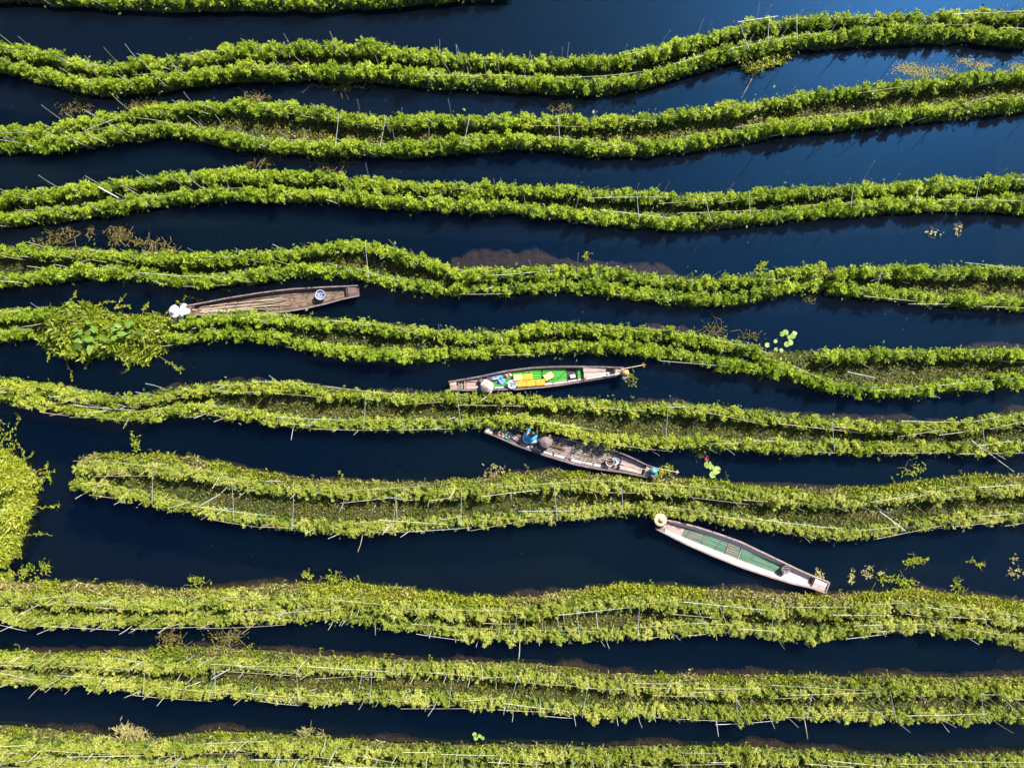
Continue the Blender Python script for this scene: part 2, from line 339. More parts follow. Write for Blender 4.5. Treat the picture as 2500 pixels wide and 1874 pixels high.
def bed(key, label, up, lo, style='a', fringe=None, x0=None, x1=None, stake_h=1.65, stake_gap=0.52, rail_n=1, ties=(), skirt=0.35, sbase=0.22, seed=1, gap_in=0.0, rowmul=1.0, group='floating vegetable beds in parallel lines'):
    rng = np.random.default_rng(seed)
    zc = {'a': 0.55, 'b': 0.48, 'c': 0.50}[style]
    wid = 0.27
    rows = []
    for pts in (up, lo):
        if pts is None: continue
        ext = list(pts)
        ext.sort()
        if ext[0][0] <= 5: ext.insert(0, (-140, ext[0][1] + (ext[0][1] - ext[1][1]) * 0.5))
        if ext[-1][0] >= 2494: ext.append((2640, ext[-1][1] + (ext[-1][1] - ext[-2][1]) * 0.5))
        rows.append(curve(ext, zc))
    xa = min(r[0][0] for r in rows); xb = max(r[0][-1] for r in rows)
    root = thing('floating_bed', (0.5 * (xa + xb), float(np.mean(rows[0][1])), 0.0), label, 'garden bed', group)
    # ---- the mat
    xs = np.arange(xa - 0.1, xb + 0.1, 0.12)
    ytop = np.interp(xs, *rows[0]) + 0.16 + 0.09 * noise1(xs, seed + 1, 0.7)
    if fringe:
        fx, fy = curve(sorted(fringe), 0.1, xs[0], xs[-1] + 0.3)
        ytop = np.interp(xs, fx, fy) + 0.06 * noise1(xs, seed + 1, 0.5)
    ybot = np.interp(xs, *rows[-1]) - 0.20 - 0.08 * noise1(xs, seed + 2, 0.7)
    nx = len(xs); nv = 9; G = np.zeros((nx, nv, 3))
    for j in range(nv):
        t = j / (nv - 1); G[:, j, 0] = xs; G[:, j, 1] = ytop * (1 - t) + ybot * t
        G[:, j, 2] = 0.03 + 0.10 * math.sin(math.pi * t) ** 0.5 + 0.03 * noise1(xs, seed + 30 + j, 0.5)
    top = G.reshape(-1, 3)
    edge_t = G[:, 0, :] + [0, 0.06, 0]; edge_t[:, 2] = -0.30
    edge_b = G[:, -1, :] - [0, 0.06, 0]; edge_b[:, 2] = -0.30
    Vv = np.vstack([top, edge_t, edge_b]); F = []
    for i in range(nx - 1):
        for j in range(nv - 1): F.append((i * nv + j, i * nv + j + 1, (i + 1) * nv + j + 1, (i + 1) * nv + j))
        o = nx * nv; F.append((o + i, i * nv, (i + 1) * nv, o + i + 1))
        o2 = o + nx; F.append((i * nv + nv - 1, o2 + i, o2 + i + 1, (i + 1) * nv + nv - 1))
    for i in (0, nx - 1):
        F.append(tuple([nx * nv + i] + [i * nv + j for j in range(nv)] + [nx * nv + nx + i]))
    obj('peat_mat', Vv, F, M['soil'], root, smooth=True)
    # ---- underwater peat skirt, shows brown through the water
    if skirt:
        V2, F2 = [], []
        for sgn, yy, amt in ((1, ytop, skirt), (-1, ybot, skirt * 0.35)):
            n1 = noise1(xs, seed + 5 + sgn, 1.7); n2 = noise1(xs, seed + 7 + sgn, 0.45) + 0.7 * noise1(xs, seed + 8 + sgn, 0.17)
            w = np.maximum(0.02, amt * (sbase + 0.75 * n1 + 0.20 * n2))
            a = np.stack([xs, yy - sgn * 0.1, np.full(nx, -0.03)], 1); b = np.stack([xs, yy + sgn * w * 0.8, np.full(nx, -0.10)], 1); c = np.stack([xs, yy + sgn * w, np.full(nx, -0.35)], 1)
            o = sum(len(q) for q in V2); V2.append(np.vstack([a, b, c]))
            for i in range(nx - 1):
                for r_ in range(2):
                    q = (o + r_ * nx + i, o + r_ * nx + i + 1, o + (r_ + 1) * nx + i + 1, o + (r_ + 1) * nx + i)
                    F2.append(q if sgn < 0 else q[::-1])
        gg = np.vstack([np.column_stack([np.concatenate([np.zeros(nx), np.full(nx, 0.75), np.ones(nx)]), np.zeros(3 * nx), np.zeros(3 * nx)]) for _ in range(2)])
        obj('submerged_peat', np.vstack(V2), F2, M['peat'], root, smooth=True, grain=gg)
    # ---- ground cover between the rows and on the fringe
    dens = 320
    def fill(y0, y1, n, zlo, zhi):
        i = rng.uniform(0, 1, n); x = xs[0] + i * (xs[-1] - xs[0]); t = rng.uniform(0, 1, n)
        return np.stack([x, np.interp(x, xs, y0) * (1 - t) + np.interp(x, xs, y1) * t, rng.uniform(zlo, zhi, n)], 1)
    area = float(np.mean(ytop - ybot) * (xb - xa))
    c = fill(ytop + 0.05, ybot - 0.05, int(area * dens), 0.10, 0.22)
    vq, fq = scatter_leaves(c, rng, 0.085, 0.5)
    tag(obj('ground_cover', vq, fq, M['cover'], root), kind='stuff')
    if fringe:
        y1 = np.interp(xs, *rows[0]) + 0.05
        ar = float(np.mean(np.maximum(0.1, ytop - y1)) * (xb - xa)); n = int(ar * 620)
        c = fill(ytop + 0.05, y1, n, 0.05, 0.22); d = rand_dirs(n, 0.1, 0.95, rng); L = rng.uniform(0.09, 0.22, n)
        keep = (noise1(c[:, 0], seed + 60, 1.1) + 0.5 * noise1(c[:, 1] * 3 + c[:, 0], seed + 61, 0.4) + rng.normal(0, 0.4, n)) > -0.05
        vq, fq = leaf_quads(c[keep], d[keep], rand_dirs(n, 0, 1, rng)[keep], L[keep], L[keep] * 0.14, 0.1)
        tag(obj('fringe_grass', vq, fq, M['straw'], root), kind='stuff')
        k2 = ~keep; cc = c[k2]
        vq, fq = scatter_leaves(np.vstack([cc, cc + rng.normal(0, 0.05, cc.shape) * [1, 1, 0.3]]), rng, 0.10, 0.4, 0.1, 0.9)
        tag(obj('fringe_weed', vq, fq, M['weed'], root), kind='stuff')
    if fringe:                                        # stray runners reaching over the water
        for q in range(34):
            x = rng.uniform(xa, xb); y = float(np.interp(x, xs, ytop)); an_ = rng.uniform(0.4, 2.7); sc_ = rng.uniform(0.6, 1.5)
            inst('stray_runner', RUNNERS[rng.integers(len(RUNNERS))], root, (x, y - 0.08, 0.05), an_, sc_, 0, -rng.uniform(0.0, 0.7))
    # ---- the crop rows
    sp = {'a': 0.34, 'b': 0.33, 'c': 0.31}[style] / rowmul
    hh = {'a': 0.80, 'b': 0.78, 'c': 0.80}[style]
    for ri, (rx, ry) in enumerate(rows):
        ds = np.concatenate([[0], np.cumsum(np.hypot(np.diff(rx), np.diff(ry)))]); total = ds[-1]
        n = int(total * 190); s = rng.uniform(0, total, n)
        x = np.interp(s, ds, rx); y = np.interp(s, ds, ry) + rng.normal(0, 0.12, n)
        c = np.stack([x, y, rng.uniform(0.10, hh * 0.62, n)], 1)
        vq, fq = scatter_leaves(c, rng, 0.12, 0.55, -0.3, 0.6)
        rs = np.arange(0, total, 0.18); cx, cy = np.interp(rs, ds, rx), np.interp(rs, ds, ry); m_ = len(rs); VR, FR = [], []
        for q in range(m_):
            w_ = 0.17 + 0.03 * math.sin(q * 1.7 + ri)
            VR += [(cx[q], cy[q] + w_, 0.10), (cx[q], cy[q] + w_ * 0.5, 0.17), (cx[q], cy[q] - w_ * 0.5, 0.17), (cx[q], cy[q] - w_, 0.10)]
        for q in range(m_ - 1):
            for e in range(3): FR.append((q * 4 + e, q * 4 + e + 1, (q + 1) * 4 + e + 1, (q + 1) * 4 + e))
        row = obj('crop_row', VR, FR, M['soil'], root, smooth=True)
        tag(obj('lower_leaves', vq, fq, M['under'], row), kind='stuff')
        s = 0.05
        while s < total:
            x = float(np.interp(s, ds, rx)); y = float(np.interp(s, ds, ry)) + rng.normal(0, 0.05)
            big = 1.0 + 0.13 * float(noise1(np.array([x]), seed + 80 + ri, 1.3)[0])
            sc = big * rng.uniform(0.86, 1.12); hz = 1.3 if rng.uniform() < 0.06 else 1.0
            inst('crop_plant', PL[style][rng.integers(len(PL[style]))], row, (x, y, 0.06), rng.uniform(0, 6.28), (sc * 0.95, sc * 0.95, sc * hz * rng.uniform(0.88, 1.14)))
            s += sp * rng.uniform(0.75, 1.25)
        # stakes
        s = rng.uniform(0.1, 0.5)
        while s < total:
            x = float(np.interp(s, ds, rx)); y = float(np.interp(s, ds, ry))
            side = rng.choice([-1, 1]); h = stake_h * rng.uniform(0.55, 1.15)
            inst('stake', STAKES[rng.integers(len(STAKES))], root, (x, y + side * rng.uniform(0.08, 0.24), -0.05), rng.uniform(0, 6.28), (1, 1, h), rng.normal(0, 0.10), rng.normal(0, 0.12))
            s += stake_gap * rng.uniform(0.5, 1.6)
        # horizontal bamboo rails tied along the row
        for q in range(rail_n):
            off = (rng.uniform(-0.22, 0.22) if rail_n == 1 else (-0.18 + 0.36 * q / max(1, rail_n - 1))) ; s = rng.uniform(0, 1.5)
            while s < total - 0.8:
                Ln = rng.uniform(0.9, 3.4); e = min(total, s + Ln); ss = np.linspace(s, e, 9)
                px_ = np.interp(ss, ds, rx); py_ = np.interp(ss, ds, ry)
                ax_ = px_; ay_ = 0.45 * py_ + 0.55 * np.linspace(py_[0], py_[-1], 9) + off + rng.normal(0, 0.05) + np.linspace(-1, 1, 9) * rng.normal(0, 0.06)
                az_ = hh * rng.uniform(0.76, 1.02) + 0.02 * np.sin(np.linspace(0, 3.1, 9)) + np.linspace(-1, 1, 9) * rng.normal(0, 0.05)
                v, f = tube(np.stack([ax_, ay_, az_], 1), np.linspace(0.0095, 0.0055, 9), 5)
                if rng.uniform() < 0.55: obj('rail', v, f, M['bamboo'] if rng.uniform() < 0.7 else M['bamboo_grey'], root)
                s = e + rng.uniform(-0.5, 1.6 if style == 'a' else 0.7)
    # ties across the bed
    for tx in ties:
        a = P(tx, 937, 0)[0] if not isinstance(tx, tuple) else P(tx[0], 937, 0)[0]
        dx = rng.normal(0, 0.16)
        ya = float(np.interp(a, *rows[0])) + 0.1; yb = float(np.interp(a, *rows[-1])) - 0.1
        v, f = tube(np.array([[a, ya, hh * 1.1], [a + dx * 0.5, (ya + yb) / 2, hh * 1.05], [a + dx, yb, hh * 1.08]]), 0.0075, 5)
        obj('cross_tie', v, f, M['tie'], root)
    BEDS[key] = root
    return root

A_lo = T(1, 0, -45, 340, -22, 700, -4, 1000, -12, 1300, -2, 1600, -14, 1900, -38, 2212, -60)
bed('A', 'leafy garden bed cut off by the top edge of the picture, lower hedge only', None, A_lo, 'a', seed=10, skirt=0.2)
B_u = T(1, 0, 205, 200, 245, 350, 282, 500, 292, 700, 268, 850, 248, 1000, 222, 1300, 202, 1600, 217, 1900, 250, 2200, 268) + T(2, 150, 265, 300, 268, 450, 265, 600, 232, 800, 175, 950, 135, 1100, 105, 1300, 82, 1500, 85, 1800, 78, 2000, 66, 2212, 60)
B_l = T(1, 0, 275, 200, 325, 350, 358, 500, 368, 700, 342, 850, 325, 1000, 305, 1300, 300, 1600, 312, 1900, 335, 2200, 348) + T(2, 150, 360, 300, 368, 450, 358, 600, 325, 800, 265, 950, 230, 1100, 195, 1300, 162, 1500, 145, 1800, 135, 2000, 135, 2212, 152)
bed('B', 'topmost garden bed crossing the whole picture, tall stakes along its far side', B_u, B_l, 'a', seed=20, ties=(1790, 1860, 1925), skirt=0.2)
C_u = T(1, 0, 572, 200, 562, 350, 535, 500, 508, 700, 480, 850, 465, 1000, 458, 1250, 474, 1450, 505, 1680, 525, 1900, 518, 2200, 520) + T(2, 200, 522, 350, 532, 600, 512, 800, 488, 1000, 465, 1200, 430, 1500, 392, 1800, 362, 2100, 328, 2212, 322)
C_l = T(1, 0, 622, 200, 620, 350, 600, 500, 575, 700, 548, 850, 562, 1000, 600, 1250, 630, 1450, 636, 1680, 640, 1900, 630, 2200, 602) + T(2, 200, 612, 350, 640, 600, 632, 800, 605, 1000, 572, 1200, 542, 1500, 515, 1800, 482, 2100, 448, 2212, 436)
bed('C', 'garden bed second from the top across the picture, parting round a mossy strip', C_u, C_l, 'a', seed=30, ties=(840, 952, 1360, 1150), skirt=0.2)
D_u = T(3, 0, 155, 200, 128, 400, 100, 600, 76, 800, 56, 1000, 55, 1200, 52, 1400, 62, 1600, 88, 1800, 100, 2000, 106, 2200, 114) + T(4, 0, 112, 200, 120, 400, 126, 600, 145, 800, 153, 1000, 143, 1200, 120, 1400, 114, 1600, 106, 1800, 96, 2000, 86, 2212, 74)
D_l = T(3, 0, 236, 200, 215, 400, 192, 600, 160, 800, 137, 1000, 127, 1200, 125, 1400, 130, 1600, 148, 1800, 166, 2000, 175, 2200, 180) + T(4, 0, 182, 200, 205, 400, 228, 600, 242, 800, 248, 1000, 228, 1200, 212, 1400, 190, 1600, 180, 1800, 168, 2000, 168, 2212, 180)
bed('D', 'garden bed third from the top across the picture, low arch at its left', D_u, D_l, 'a', seed=40, ties=(1545, 1706, 1812, 2060, 2215, 2360), skirt=0.2)
E1_u = T(3, 0, 375, 200, 384, 400, 393, 600, 402, 800, 418, 1000, 412, 1200, 395, 1400, 366, 1482, 358)
E1_l = T(3, 0, 500, 200, 480, 350, 458, 500, 462, 600, 475, 800, 505, 1000, 492, 1200, 466, 1400, 455, 1482, 458)
bed('E1', 'garden bed ending at the picture centre left, directly above the long brown boat', E1_u, E1_l, 'a', seed=50, skirt=0.3)
E2_u = T(3, 1500, 352, 1560, 352, 1700, 385, 1850, 428, 1945, 470)
E2_l = T(3, 1500, 465, 1600, 486, 1750, 516, 1925, 542)
bed('E2', 'short bulging garden bed with a mossy hollow, above the brown boat\'s square end', E2_u, E2_l, 'a', seed=55, ties=(902,), skirt=0.3)
E3_u = T(3, 1965, 470, 2100, 475, 2200, 480) + T(4, 100, 468, 200, 462, 400, 470, 600, 498, 800, 518, 950, 513, 1100, 488, 1200, 472, 1365, 455)
E3_l = T(3, 1955, 535, 2100, 538, 2200, 534) + T(4, 100, 525, 200, 522, 400, 535, 600, 560, 800, 580, 950, 580, 1100, 552, 1200, 528, 1360, 512)
bed('E3', 'sagging garden bed with brown drowned peat above it, between two rail-end gaps', E3_u, E3_l, 'a', seed=60, skirt=0.62, sbase=0.75)
E4_u = T(4, 1395, 478, 1600, 462, 1800, 468, 2000, 462, 2212, 474)
E4_l = T(4, 1385, 528, 1600, 555, 1800, 575, 2000, 590, 2212, 602)
bed('E4', 'short garden bed running off the right edge, third from the top there', E4_u, E4_l, 'a', seed=65, ties=(2130,), skirt=0.3)
F1_u = T(3, 0, 660, 120, 648, 240, 650); F1_l = T(3, 0, 738, 60, 735, 130, 725)
bed('F1', 'stub of garden bed at the left edge, running into the weedy islet', F1_u, F1_l, 'a', seed=70, skirt=0.2)
F2_u = T(3, 775, 690, 850, 675, 1000, 662, 1200, 672, 1400, 690, 1600, 705, 1800, 728, 2000, 745, 2200, 750) + T(4, 100, 712, 250, 708, 500, 728, 700, 742, 850, 770, 1000, 800, 1090, 830, 1130, 855)
F2_l = [(408, 827), (452, 822), (565, 812), (678, 822), (740, 838), (848, 858), (1017, 868), (1187, 856), (1356, 848), (1526, 846), (1616, 860), (1695, 872), (1808, 893), (1899, 908)]
bed('F2', 'garden bed between the brown boat and the boat with yellow cans', F2_u, F2_l, 'a', seed=75, skirt=0.45, sbase=0.4)
F3_u = [(2000, 871), (2091, 868), (2260, 865), (2430, 865), (2500, 861)]
F3_l = T(6, 1130, 30, 1200, 62, 1350, 125, 1500, 145, 1700, 152, 1900, 128, 2100, 108, 2212, 110)
bed('F3', 'garden bed at the right edge forking open round a mossy hollow', F3_u, F3_l, 'a', seed=78, skirt=0.3)
G_u = T(5, 0, 118, 150, 138, 300, 165, 400, 188, 550, 198, 700, 170, 850, 147, 1000, 138, 1150, 133, 1300, 143, 1450, 162, 1600, 176, 1800, 181, 2000, 184, 2200, 186) + T(6, 200, 205, 400, 218, 600, 225, 800, 230, 1000, 250, 1200, 274, 1400, 293, 1600, 308, 1800, 312, 1950, 303, 2100, 280, 2212, 262)
G_l = T(5, 0, 165, 150, 200, 300, 225, 450, 248, 550, 262, 650, 250, 800, 222, 900, 228, 1050, 248, 1200, 272, 1350, 288, 1500, 293, 1700, 296, 1900, 293, 2100, 285, 2200, 278) + T(6, 100, 285, 200, 308, 350, 350, 450, 368, 600, 374, 800, 376, 1000, 383, 1200, 390, 1400, 391, 1600, 392, 1800, 398, 2000, 394, 2212, 390)
bed('G', 'long garden bed passing between the boat with yellow cans and the grey boat', G_u, G_l, 'b', seed=80, ties=(903, 1120, 1620, 2010, 2365), rail_n=2, skirt=0.35)
H_u = T(5, 335, 488, 500, 483, 700, 490, 850, 508, 1000, 540, 1150, 570, 1300, 585, 1500, 592, 1700, 592, 1900, 592, 2050, 585, 2212, 570) + T(6, 200, 562, 400, 560, 600, 566, 800, 578, 1000, 600, 1200, 620, 1400, 632, 1600, 622, 1800, 600, 2000, 582, 2212, 578)
H_l = T(5, 335, 552, 400, 565, 550, 592, 700, 626, 850, 660, 1000, 690, 1150, 714, 1300, 733, 1500, 742, 1650, 738, 1800, 724, 2000, 714, 2212, 695) + T(6, 200, 684, 400, 662, 600, 655, 750, 668, 900, 692, 1050, 718, 1200, 745, 1400, 768, 1500, 765, 1700, 735, 1900, 708, 2100, 700, 2212, 692)
H_f = T(5, 300, 450, 400, 432, 500, 425, 700, 425, 850, 440, 1000, 475, 1150, 505, 1300, 530, 1500, 540, 1700, 545, 1900, 542, 2050, 530, 2212, 515) + T(6, 200, 500, 400, 515, 600, 535, 800, 530, 1000, 560, 1200, 578, 1400, 578, 1600, 562, 1800, 540, 2000, 518, 2212, 515)
bed('H', 'garden bed with a free rounded left end, between the grey boat and green-floored boat', H_u, H_l, 'c', fringe=H_f, seed=90, ties=(397, 586, 733, 977, 1130, 1350, 1510), rail_n=2, stake_gap=0.55, skirt=0.24)
I_u = T(7, 0, 165, 300, 176, 600, 190, 900, 180, 1200, 172, 1500, 182, 1800, 212, 2000, 230, 2212, 238) + T(8, 150, 208, 300, 196, 500, 182, 700, 188, 900, 200, 1100, 215, 1300, 214, 1500, 208, 1700, 202, 1900, 214, 2100, 242, 2212, 256)
I_l = T(7, 0, 225, 100, 252, 300, 252, 500, 260, 700, 256, 900, 250, 1100, 248, 1300, 228, 1400, 228, 1600, 252, 1800, 278, 2000, 308, 2100, 322, 2212, 322) + T(8, 150, 316, 400, 313, 600, 298, 800, 282, 1000, 292, 1200, 318, 1300, 314, 1500, 290, 1700, 276, 1900, 286, 2100, 322, 2212, 350)
I_f = T(7, -200, 90, 0, 90, 400, 95, 800, 128, 1000, 118, 1200, 98, 1400, 102, 1700, 112, 2000, 152, 2212, 166) + T(8, 150, 148, 300, 125, 500, 98, 800, 122, 1000, 125, 1300, 152, 1500, 146, 1700, 120, 2000, 155, 2212, 182, 2400, 200)
bed('I', 'straw-fringed garden bed third up from the bottom edge of the picture', I_u, I_l, 'c', fringe=I_f, seed=100, ties=(1262, 1402, 1552, 1688, 1870), rail_n=2, stake_h=1.45, stake_gap=0.5, skirt=0.24)
J_u = T(7, 0, 432, 200, 436, 500, 442, 800, 450, 1000, 448, 1200, 456, 1500, 466, 1800, 472, 2000, 478, 2212, 488) + T(8, 200, 515, 400, 538, 600, 548, 800, 555, 1000, 558, 1200, 560, 1400, 558, 1700, 556, 2000, 560, 2212, 566)
J_l = T(7, 0, 502, 200, 520, 400, 514, 600, 543, 800, 556, 1000, 562, 1200, 580, 1400, 595, 1600, 584, 1800, 592, 2000, 602, 2212, 618) + T(8, 200, 635, 400, 648, 600, 648, 800, 656, 1000, 662, 1200, 652, 1400, 656, 1600, 664, 1800, 668, 2000, 666, 2212, 666)
J_f = T(7, -200, 395, 0, 395, 400, 395, 700, 380, 900, 368, 1100, 385, 1400, 410, 1800, 430, 2212, 440) + T(8, 200, 455, 400, 485, 800, 495, 1200, 498, 1600, 498, 2212, 502, 2400, 502)
bed('J', 'stake-studded garden bed second up from the bottom edge of the picture', J_u, J_l, 'c', fringe=J_f, seed=110, ties=(380, 545, 738, 918, 1108, 1265, 1430, 1780, 1962, 2146, 2362), rail_n=3, stake_h=1.45, stake_gap=0.42, skirt=0.24)
K_u = T(7, 0, 788, 200, 800, 400, 805, 600, 812, 800, 808, 1000, 800, 1200, 802, 1400, 815, 1600, 825, 1800, 832, 2212, 842) + T(8, 300, 850, 600, 842, 900, 846, 1200, 852, 1500, 872, 1800, 885, 2000, 880, 2212, 866)
K_l = T(7, 0, 848, 200, 868, 400, 880, 800, 882, 1200, 888, 1600, 900, 2212, 915) + T(8, 600, 925, 1200, 935, 2212, 945)
K_f = T(7, -200, 705, 0, 708, 300, 738, 500, 765, 700, 765, 850, 745, 1000, 738, 1200, 750, 1500, 772, 1800, 790, 2212, 795) + T(8, 400, 805, 700, 805, 1000, 802, 1300, 825, 1600, 855, 1800, 865, 2000, 845, 2212, 840, 2400, 840)
bed('K', 'garden bed along the bottom edge of the picture, criss-crossed with bamboo rails', K_u, K_l, 'c', fringe=K_f, seed=120, ties=(450, 700, 1130, 1400), rail_n=3, stake_h=1.4, stake_gap=0.45, skirt=0.24)

# ------------------------------------------------------------------ weed islets, drifting weed, lily pads
def trail(parent, pts, rng, leaf=0.09, mat='weed', n=26, r=0.012):
    """a trailing runner with small leaves along it; pts in photo pixels"""
    W = np.array([P(x, y, 0.04) for x, y in pts]); t = np.linspace(0, 1, 12)
    k = np.linspace(0, 1, len(W)); Q = np.stack([np.interp(t, k, W[:, i]) for i in range(3)], 1)
    Q[:, :2] += rng.normal(0, 0.015, (12, 2)); Q[:, 2] += np.abs(rng.normal(0, 0.02, 12))
    v1, f1 = tube(Q, np.linspace(r, r * 0.5, 12), 4)
    c = np.stack([np.interp(rng.uniform(0.05, 1, n), t, Q[:, i]) for i in range(3)], 1)
    s = np.sort(rng.uniform(0.05, 1, n)); c = np.stack([np.interp(s, t, Q[:, i]) for i in range(3)], 1)
    v2, f2 = scatter_leaves(c, rng, leaf, 0.5, 0.0, 0.6)
    F = f1 + [tuple(q + len(v1)) for q in f2]
    mi = [1] * len(f1) + [0] * len(f2)
    o = obj('trailing_runner', np.vstack([v1, v2]), F, [M[mat], M['vine']], parent, mi=mi)
    return o
def islet(poly, label, dens, llen, wide, seed, dome=0.28, name='weed_islet'):
    rng = np.random.default_rng(seed); W = np.array([P(x, y, 0.1)[:2] for x, y in poly]); c0 = W.mean(0)
    root = thing(name, (c0[0], c0[1], 0), label, 'weed islet')
    # mat: rings from the outline to the centre
    n = len(W); K = 96; t = np.linspace(0, n, K, endpoint=False); i = t.astype(int) % n; f = (t - np.floor(t))[:, None]
    O = W[i] * (1 - f) + W[(i + 1) % n] * f
    O = O + 0.06 * rng.normal(size=O.shape)
    V = [np.column_stack([c0 + (O - c0) * 1.03, np.full(K, -0.3)])]
    for s in (1.0, 0.9, 0.7, 0.45, 0.2): V.append(np.column_stack([c0 + (O - c0) * s, np.full(K, 0.02 + dome * (1 - s ** 2.5)) + 0.02 * rng.normal(size=K)]))
    V.append(np.array([[c0[0], c0[1], 0.02 + dome]])); V = np.vstack(V); F = []
    for r_ in range(5):
        for k in range(K): F.append((r_ * K + k, r_ * K + (k + 1) % K, (r_ + 1) * K + (k + 1) % K, (r_ + 1) * K + k))
    for k in range(K): F.append((5 * K + k, 5 * K + (k + 1) % K, 6 * K))
    obj('peat_mat', V, F, M['soil'], root, smooth=True)
    # leaves over it
    ar = 0.5 * abs(np.sum(W[:, 0] * np.roll(W[:, 1], -1) - W[:, 1] * np.roll(W[:, 0], -1)))
    nl = int(ar * dens); k = rng.integers(0, K, nl); s = np.sqrt(rng.uniform(0, 1.06, nl))
    q = c0 + (O[k] * (1 - 0.5) + O[(k + 1) % K] * 0.5 - c0) * s[:, None]
    lump = 0.26 * (noise1(q[:, 0] * 1.0 + q[:, 1] * 0.7, seed + 1, 0.5) + noise1(q[:, 1] * 1.3 - q[:, 0] * 0.4, seed + 2, 0.45))
    z = 0.04 + dome * np.maximum(0, 1 - s ** 2.5) + np.maximum(-0.03, lump) + rng.uniform(0, 0.12, nl)
    v, f_ = scatter_leaves(np.column_stack([q, z]), rng, llen, wide, -0.2, 0.9, 1.1)
    tag(obj('weed_foliage', v, f_, M['weed'], root), kind='stuff')
    pick = rng.uniform(0, 1, nl) < 0.16; q3 = np.column_stack([q, z + 0.05])[pick]
    v, f_ = scatter_leaves(q3, rng, llen * 1.5, wide * 0.8, 0.1, 0.9, 0.6); tag(obj('rank_growth', v, f_, M['leaf_b'], root), kind='stuff')
    pick = rng.uniform(0, 1, nl) < 0.10; q3 = np.column_stack([q, z + 0.02])[pick]
    v, f_ = scatter_leaves(q3, rng, llen * 1.2, 0.2, 0.1, 0.9, 0.6); tag(obj('dry_stems', v, f_, M['straw'], root), kind='stuff')
    return root, rng
def IC(x, y): return (x / 4.254, 680 + y / 4.254)
ISL = [IC(*p) for p in ((380, 420), (470, 350), (650, 300), (800, 275), (950, 300), (1150, 350), (1400, 390), (1600, 380), (1760, 400), (1800, 560), (1760, 690), (1640, 800), (1500, 870), (1330, 850), (1200, 780), (1050, 790), (930, 830), (780, 790), (640, 780), (480, 700), (400, 600))]
isl, irng = islet(ISL, 'big weed-grown islet with broad heart-shaped leaves beside the white-hatted person', 850, 0.14, 0.36, 500)
for pts in ([(680, 800), (700, 900), (740, 970), (760, 1060)], [(500, 720), (520, 790), (495, 840)], [(930, 820), (920, 880), (890, 940)], [(1370, 840), (1340, 930), (1280, 990)], [(1640, 800), (1740, 860), (1830, 920), (1880, 975)], [(1740, 860), (1850, 925), (1925, 935)],
            [(700, 300), (720, 230), (790, 170), (800, 120)], [(1000, 300), (1080, 250), (1200, 230)], [(1200, 330), (1250, 230), (1310, 165)], [(1250, 290), (1350, 295)], [(1480, 370), (1500, 300), (1545, 265)], [(1700, 390), (1820, 260), (1930, 190), (2080, 220)]):
    trail(isl, [IC(*p) for p in pts], irng)
# broad leaves
bm_pts = [(0, 0), (0.10, 0.20), (0.32, 0.30), (0.62, 0.24), (1.0, 0.0), (0.62, -0.24), (0.32, -0.30), (0.10, -0.20), (-0.12, 0.14), (-0.12, -0.14)]
lv = np.array([[0, 0, 0], [-0.14, 0.13, 0.02], [0.05, 0.29, 0.05], [0.35, 0.32, 0.06], [0.68, 0.2, 0.03], [1.0, 0, -0.08], [0.68, -0.2, 0.03], [0.35, -0.32, 0.06], [0.05, -0.29, 0.05], [-0.14, -0.13, 0.02], [0.5, 0, 0.0]])
lf = [(0, 2, 1), (0, 3, 2), (0, 10, 3), (10, 4, 3), (10, 5, 4), (10, 6, 5), (10, 7, 6), (0, 7, 10), (0, 8, 7), (0, 9, 8)]
HEART = mk_mesh('broad_leaf', lv, lf, M['taro'], smooth=True)
for i, (x, y) in enumerate(((790, 390), (865, 530), (885, 570), (970, 475), (965, 560), (1020, 555), (950, 610), (1000, 635), (870, 690), (980, 705), (1070, 680), (1195, 630), (1245, 485), (1335, 465), (1365, 510), (1205, 535), (1120, 520), (1350, 555), (1260, 580), (1085, 605), (1460, 550), (880, 640))):
    p = P(*IC(x, y), 0.5); rz = math.atan2(-(y - 570), (x - 1040)) + irng.normal(0, 0.5)
    inst('broad_leaf', HEART, isl, (p[0], p[1], irng.uniform(0.68, 0.88)), rz, irng.uniform(0.20, 0.40), irng.normal(0, 0.3), irng.uniform(-0.15, 0.4))
HUMP = T(2, 955, 250, 1040, 238, 1130, 232, 1210, 225, 1190, 262, 1120, 300, 1045, 326, 1010, 312, 985, 275)
hu, _ = islet(HUMP, 'small mossy hump jutting below the topmost bed at upper right', 500, 0.08, 0.4, 540, dome=0.2)
def LC(x, y): return (x / 3.455, 980 + y / 3.455)
LEFT = [LC(*p) for p in ((-420, 380), (-100, 370), (40, 420), (120, 480), (230, 540), (300, 610), (370, 660), (310, 720), (300, 830), (290, 920), (240, 1000), (230, 1090), (190, 1180), (150, 1260), (110, 1340), (40, 1360), (-60, 1340), (-420, 1330))]
li, lrng = islet(LEFT, 'yellow-green weed islet poking in from the left edge', 900, 0.13, 0.30, 520)
for pts in ([(0, 400), (30, 300), (130, 230), (165, 150), (140, 90)], [(60, 430), (150, 350), (200, 420), (210, 480)], [(280, 590), (390, 560), (410, 510)], [(330, 600), (410, 600), (465, 590)], [(370, 640), (420, 620), (430, 690)], [(280, 700), (370, 745)], [(300, 890), (430, 890), (515, 870)], [(230, 1130), (340, 1110), (450, 1125)], [(200, 490), (260, 460), (285, 420)], [(150, 1200), (180, 1280), (185, 1330)], [(60, 1340), (90, 1420), (180, 1480)], [(30, 1350), (20, 1440), (60, 1500)]):
    trail(li, [LC(*p) for p in pts], lrng)

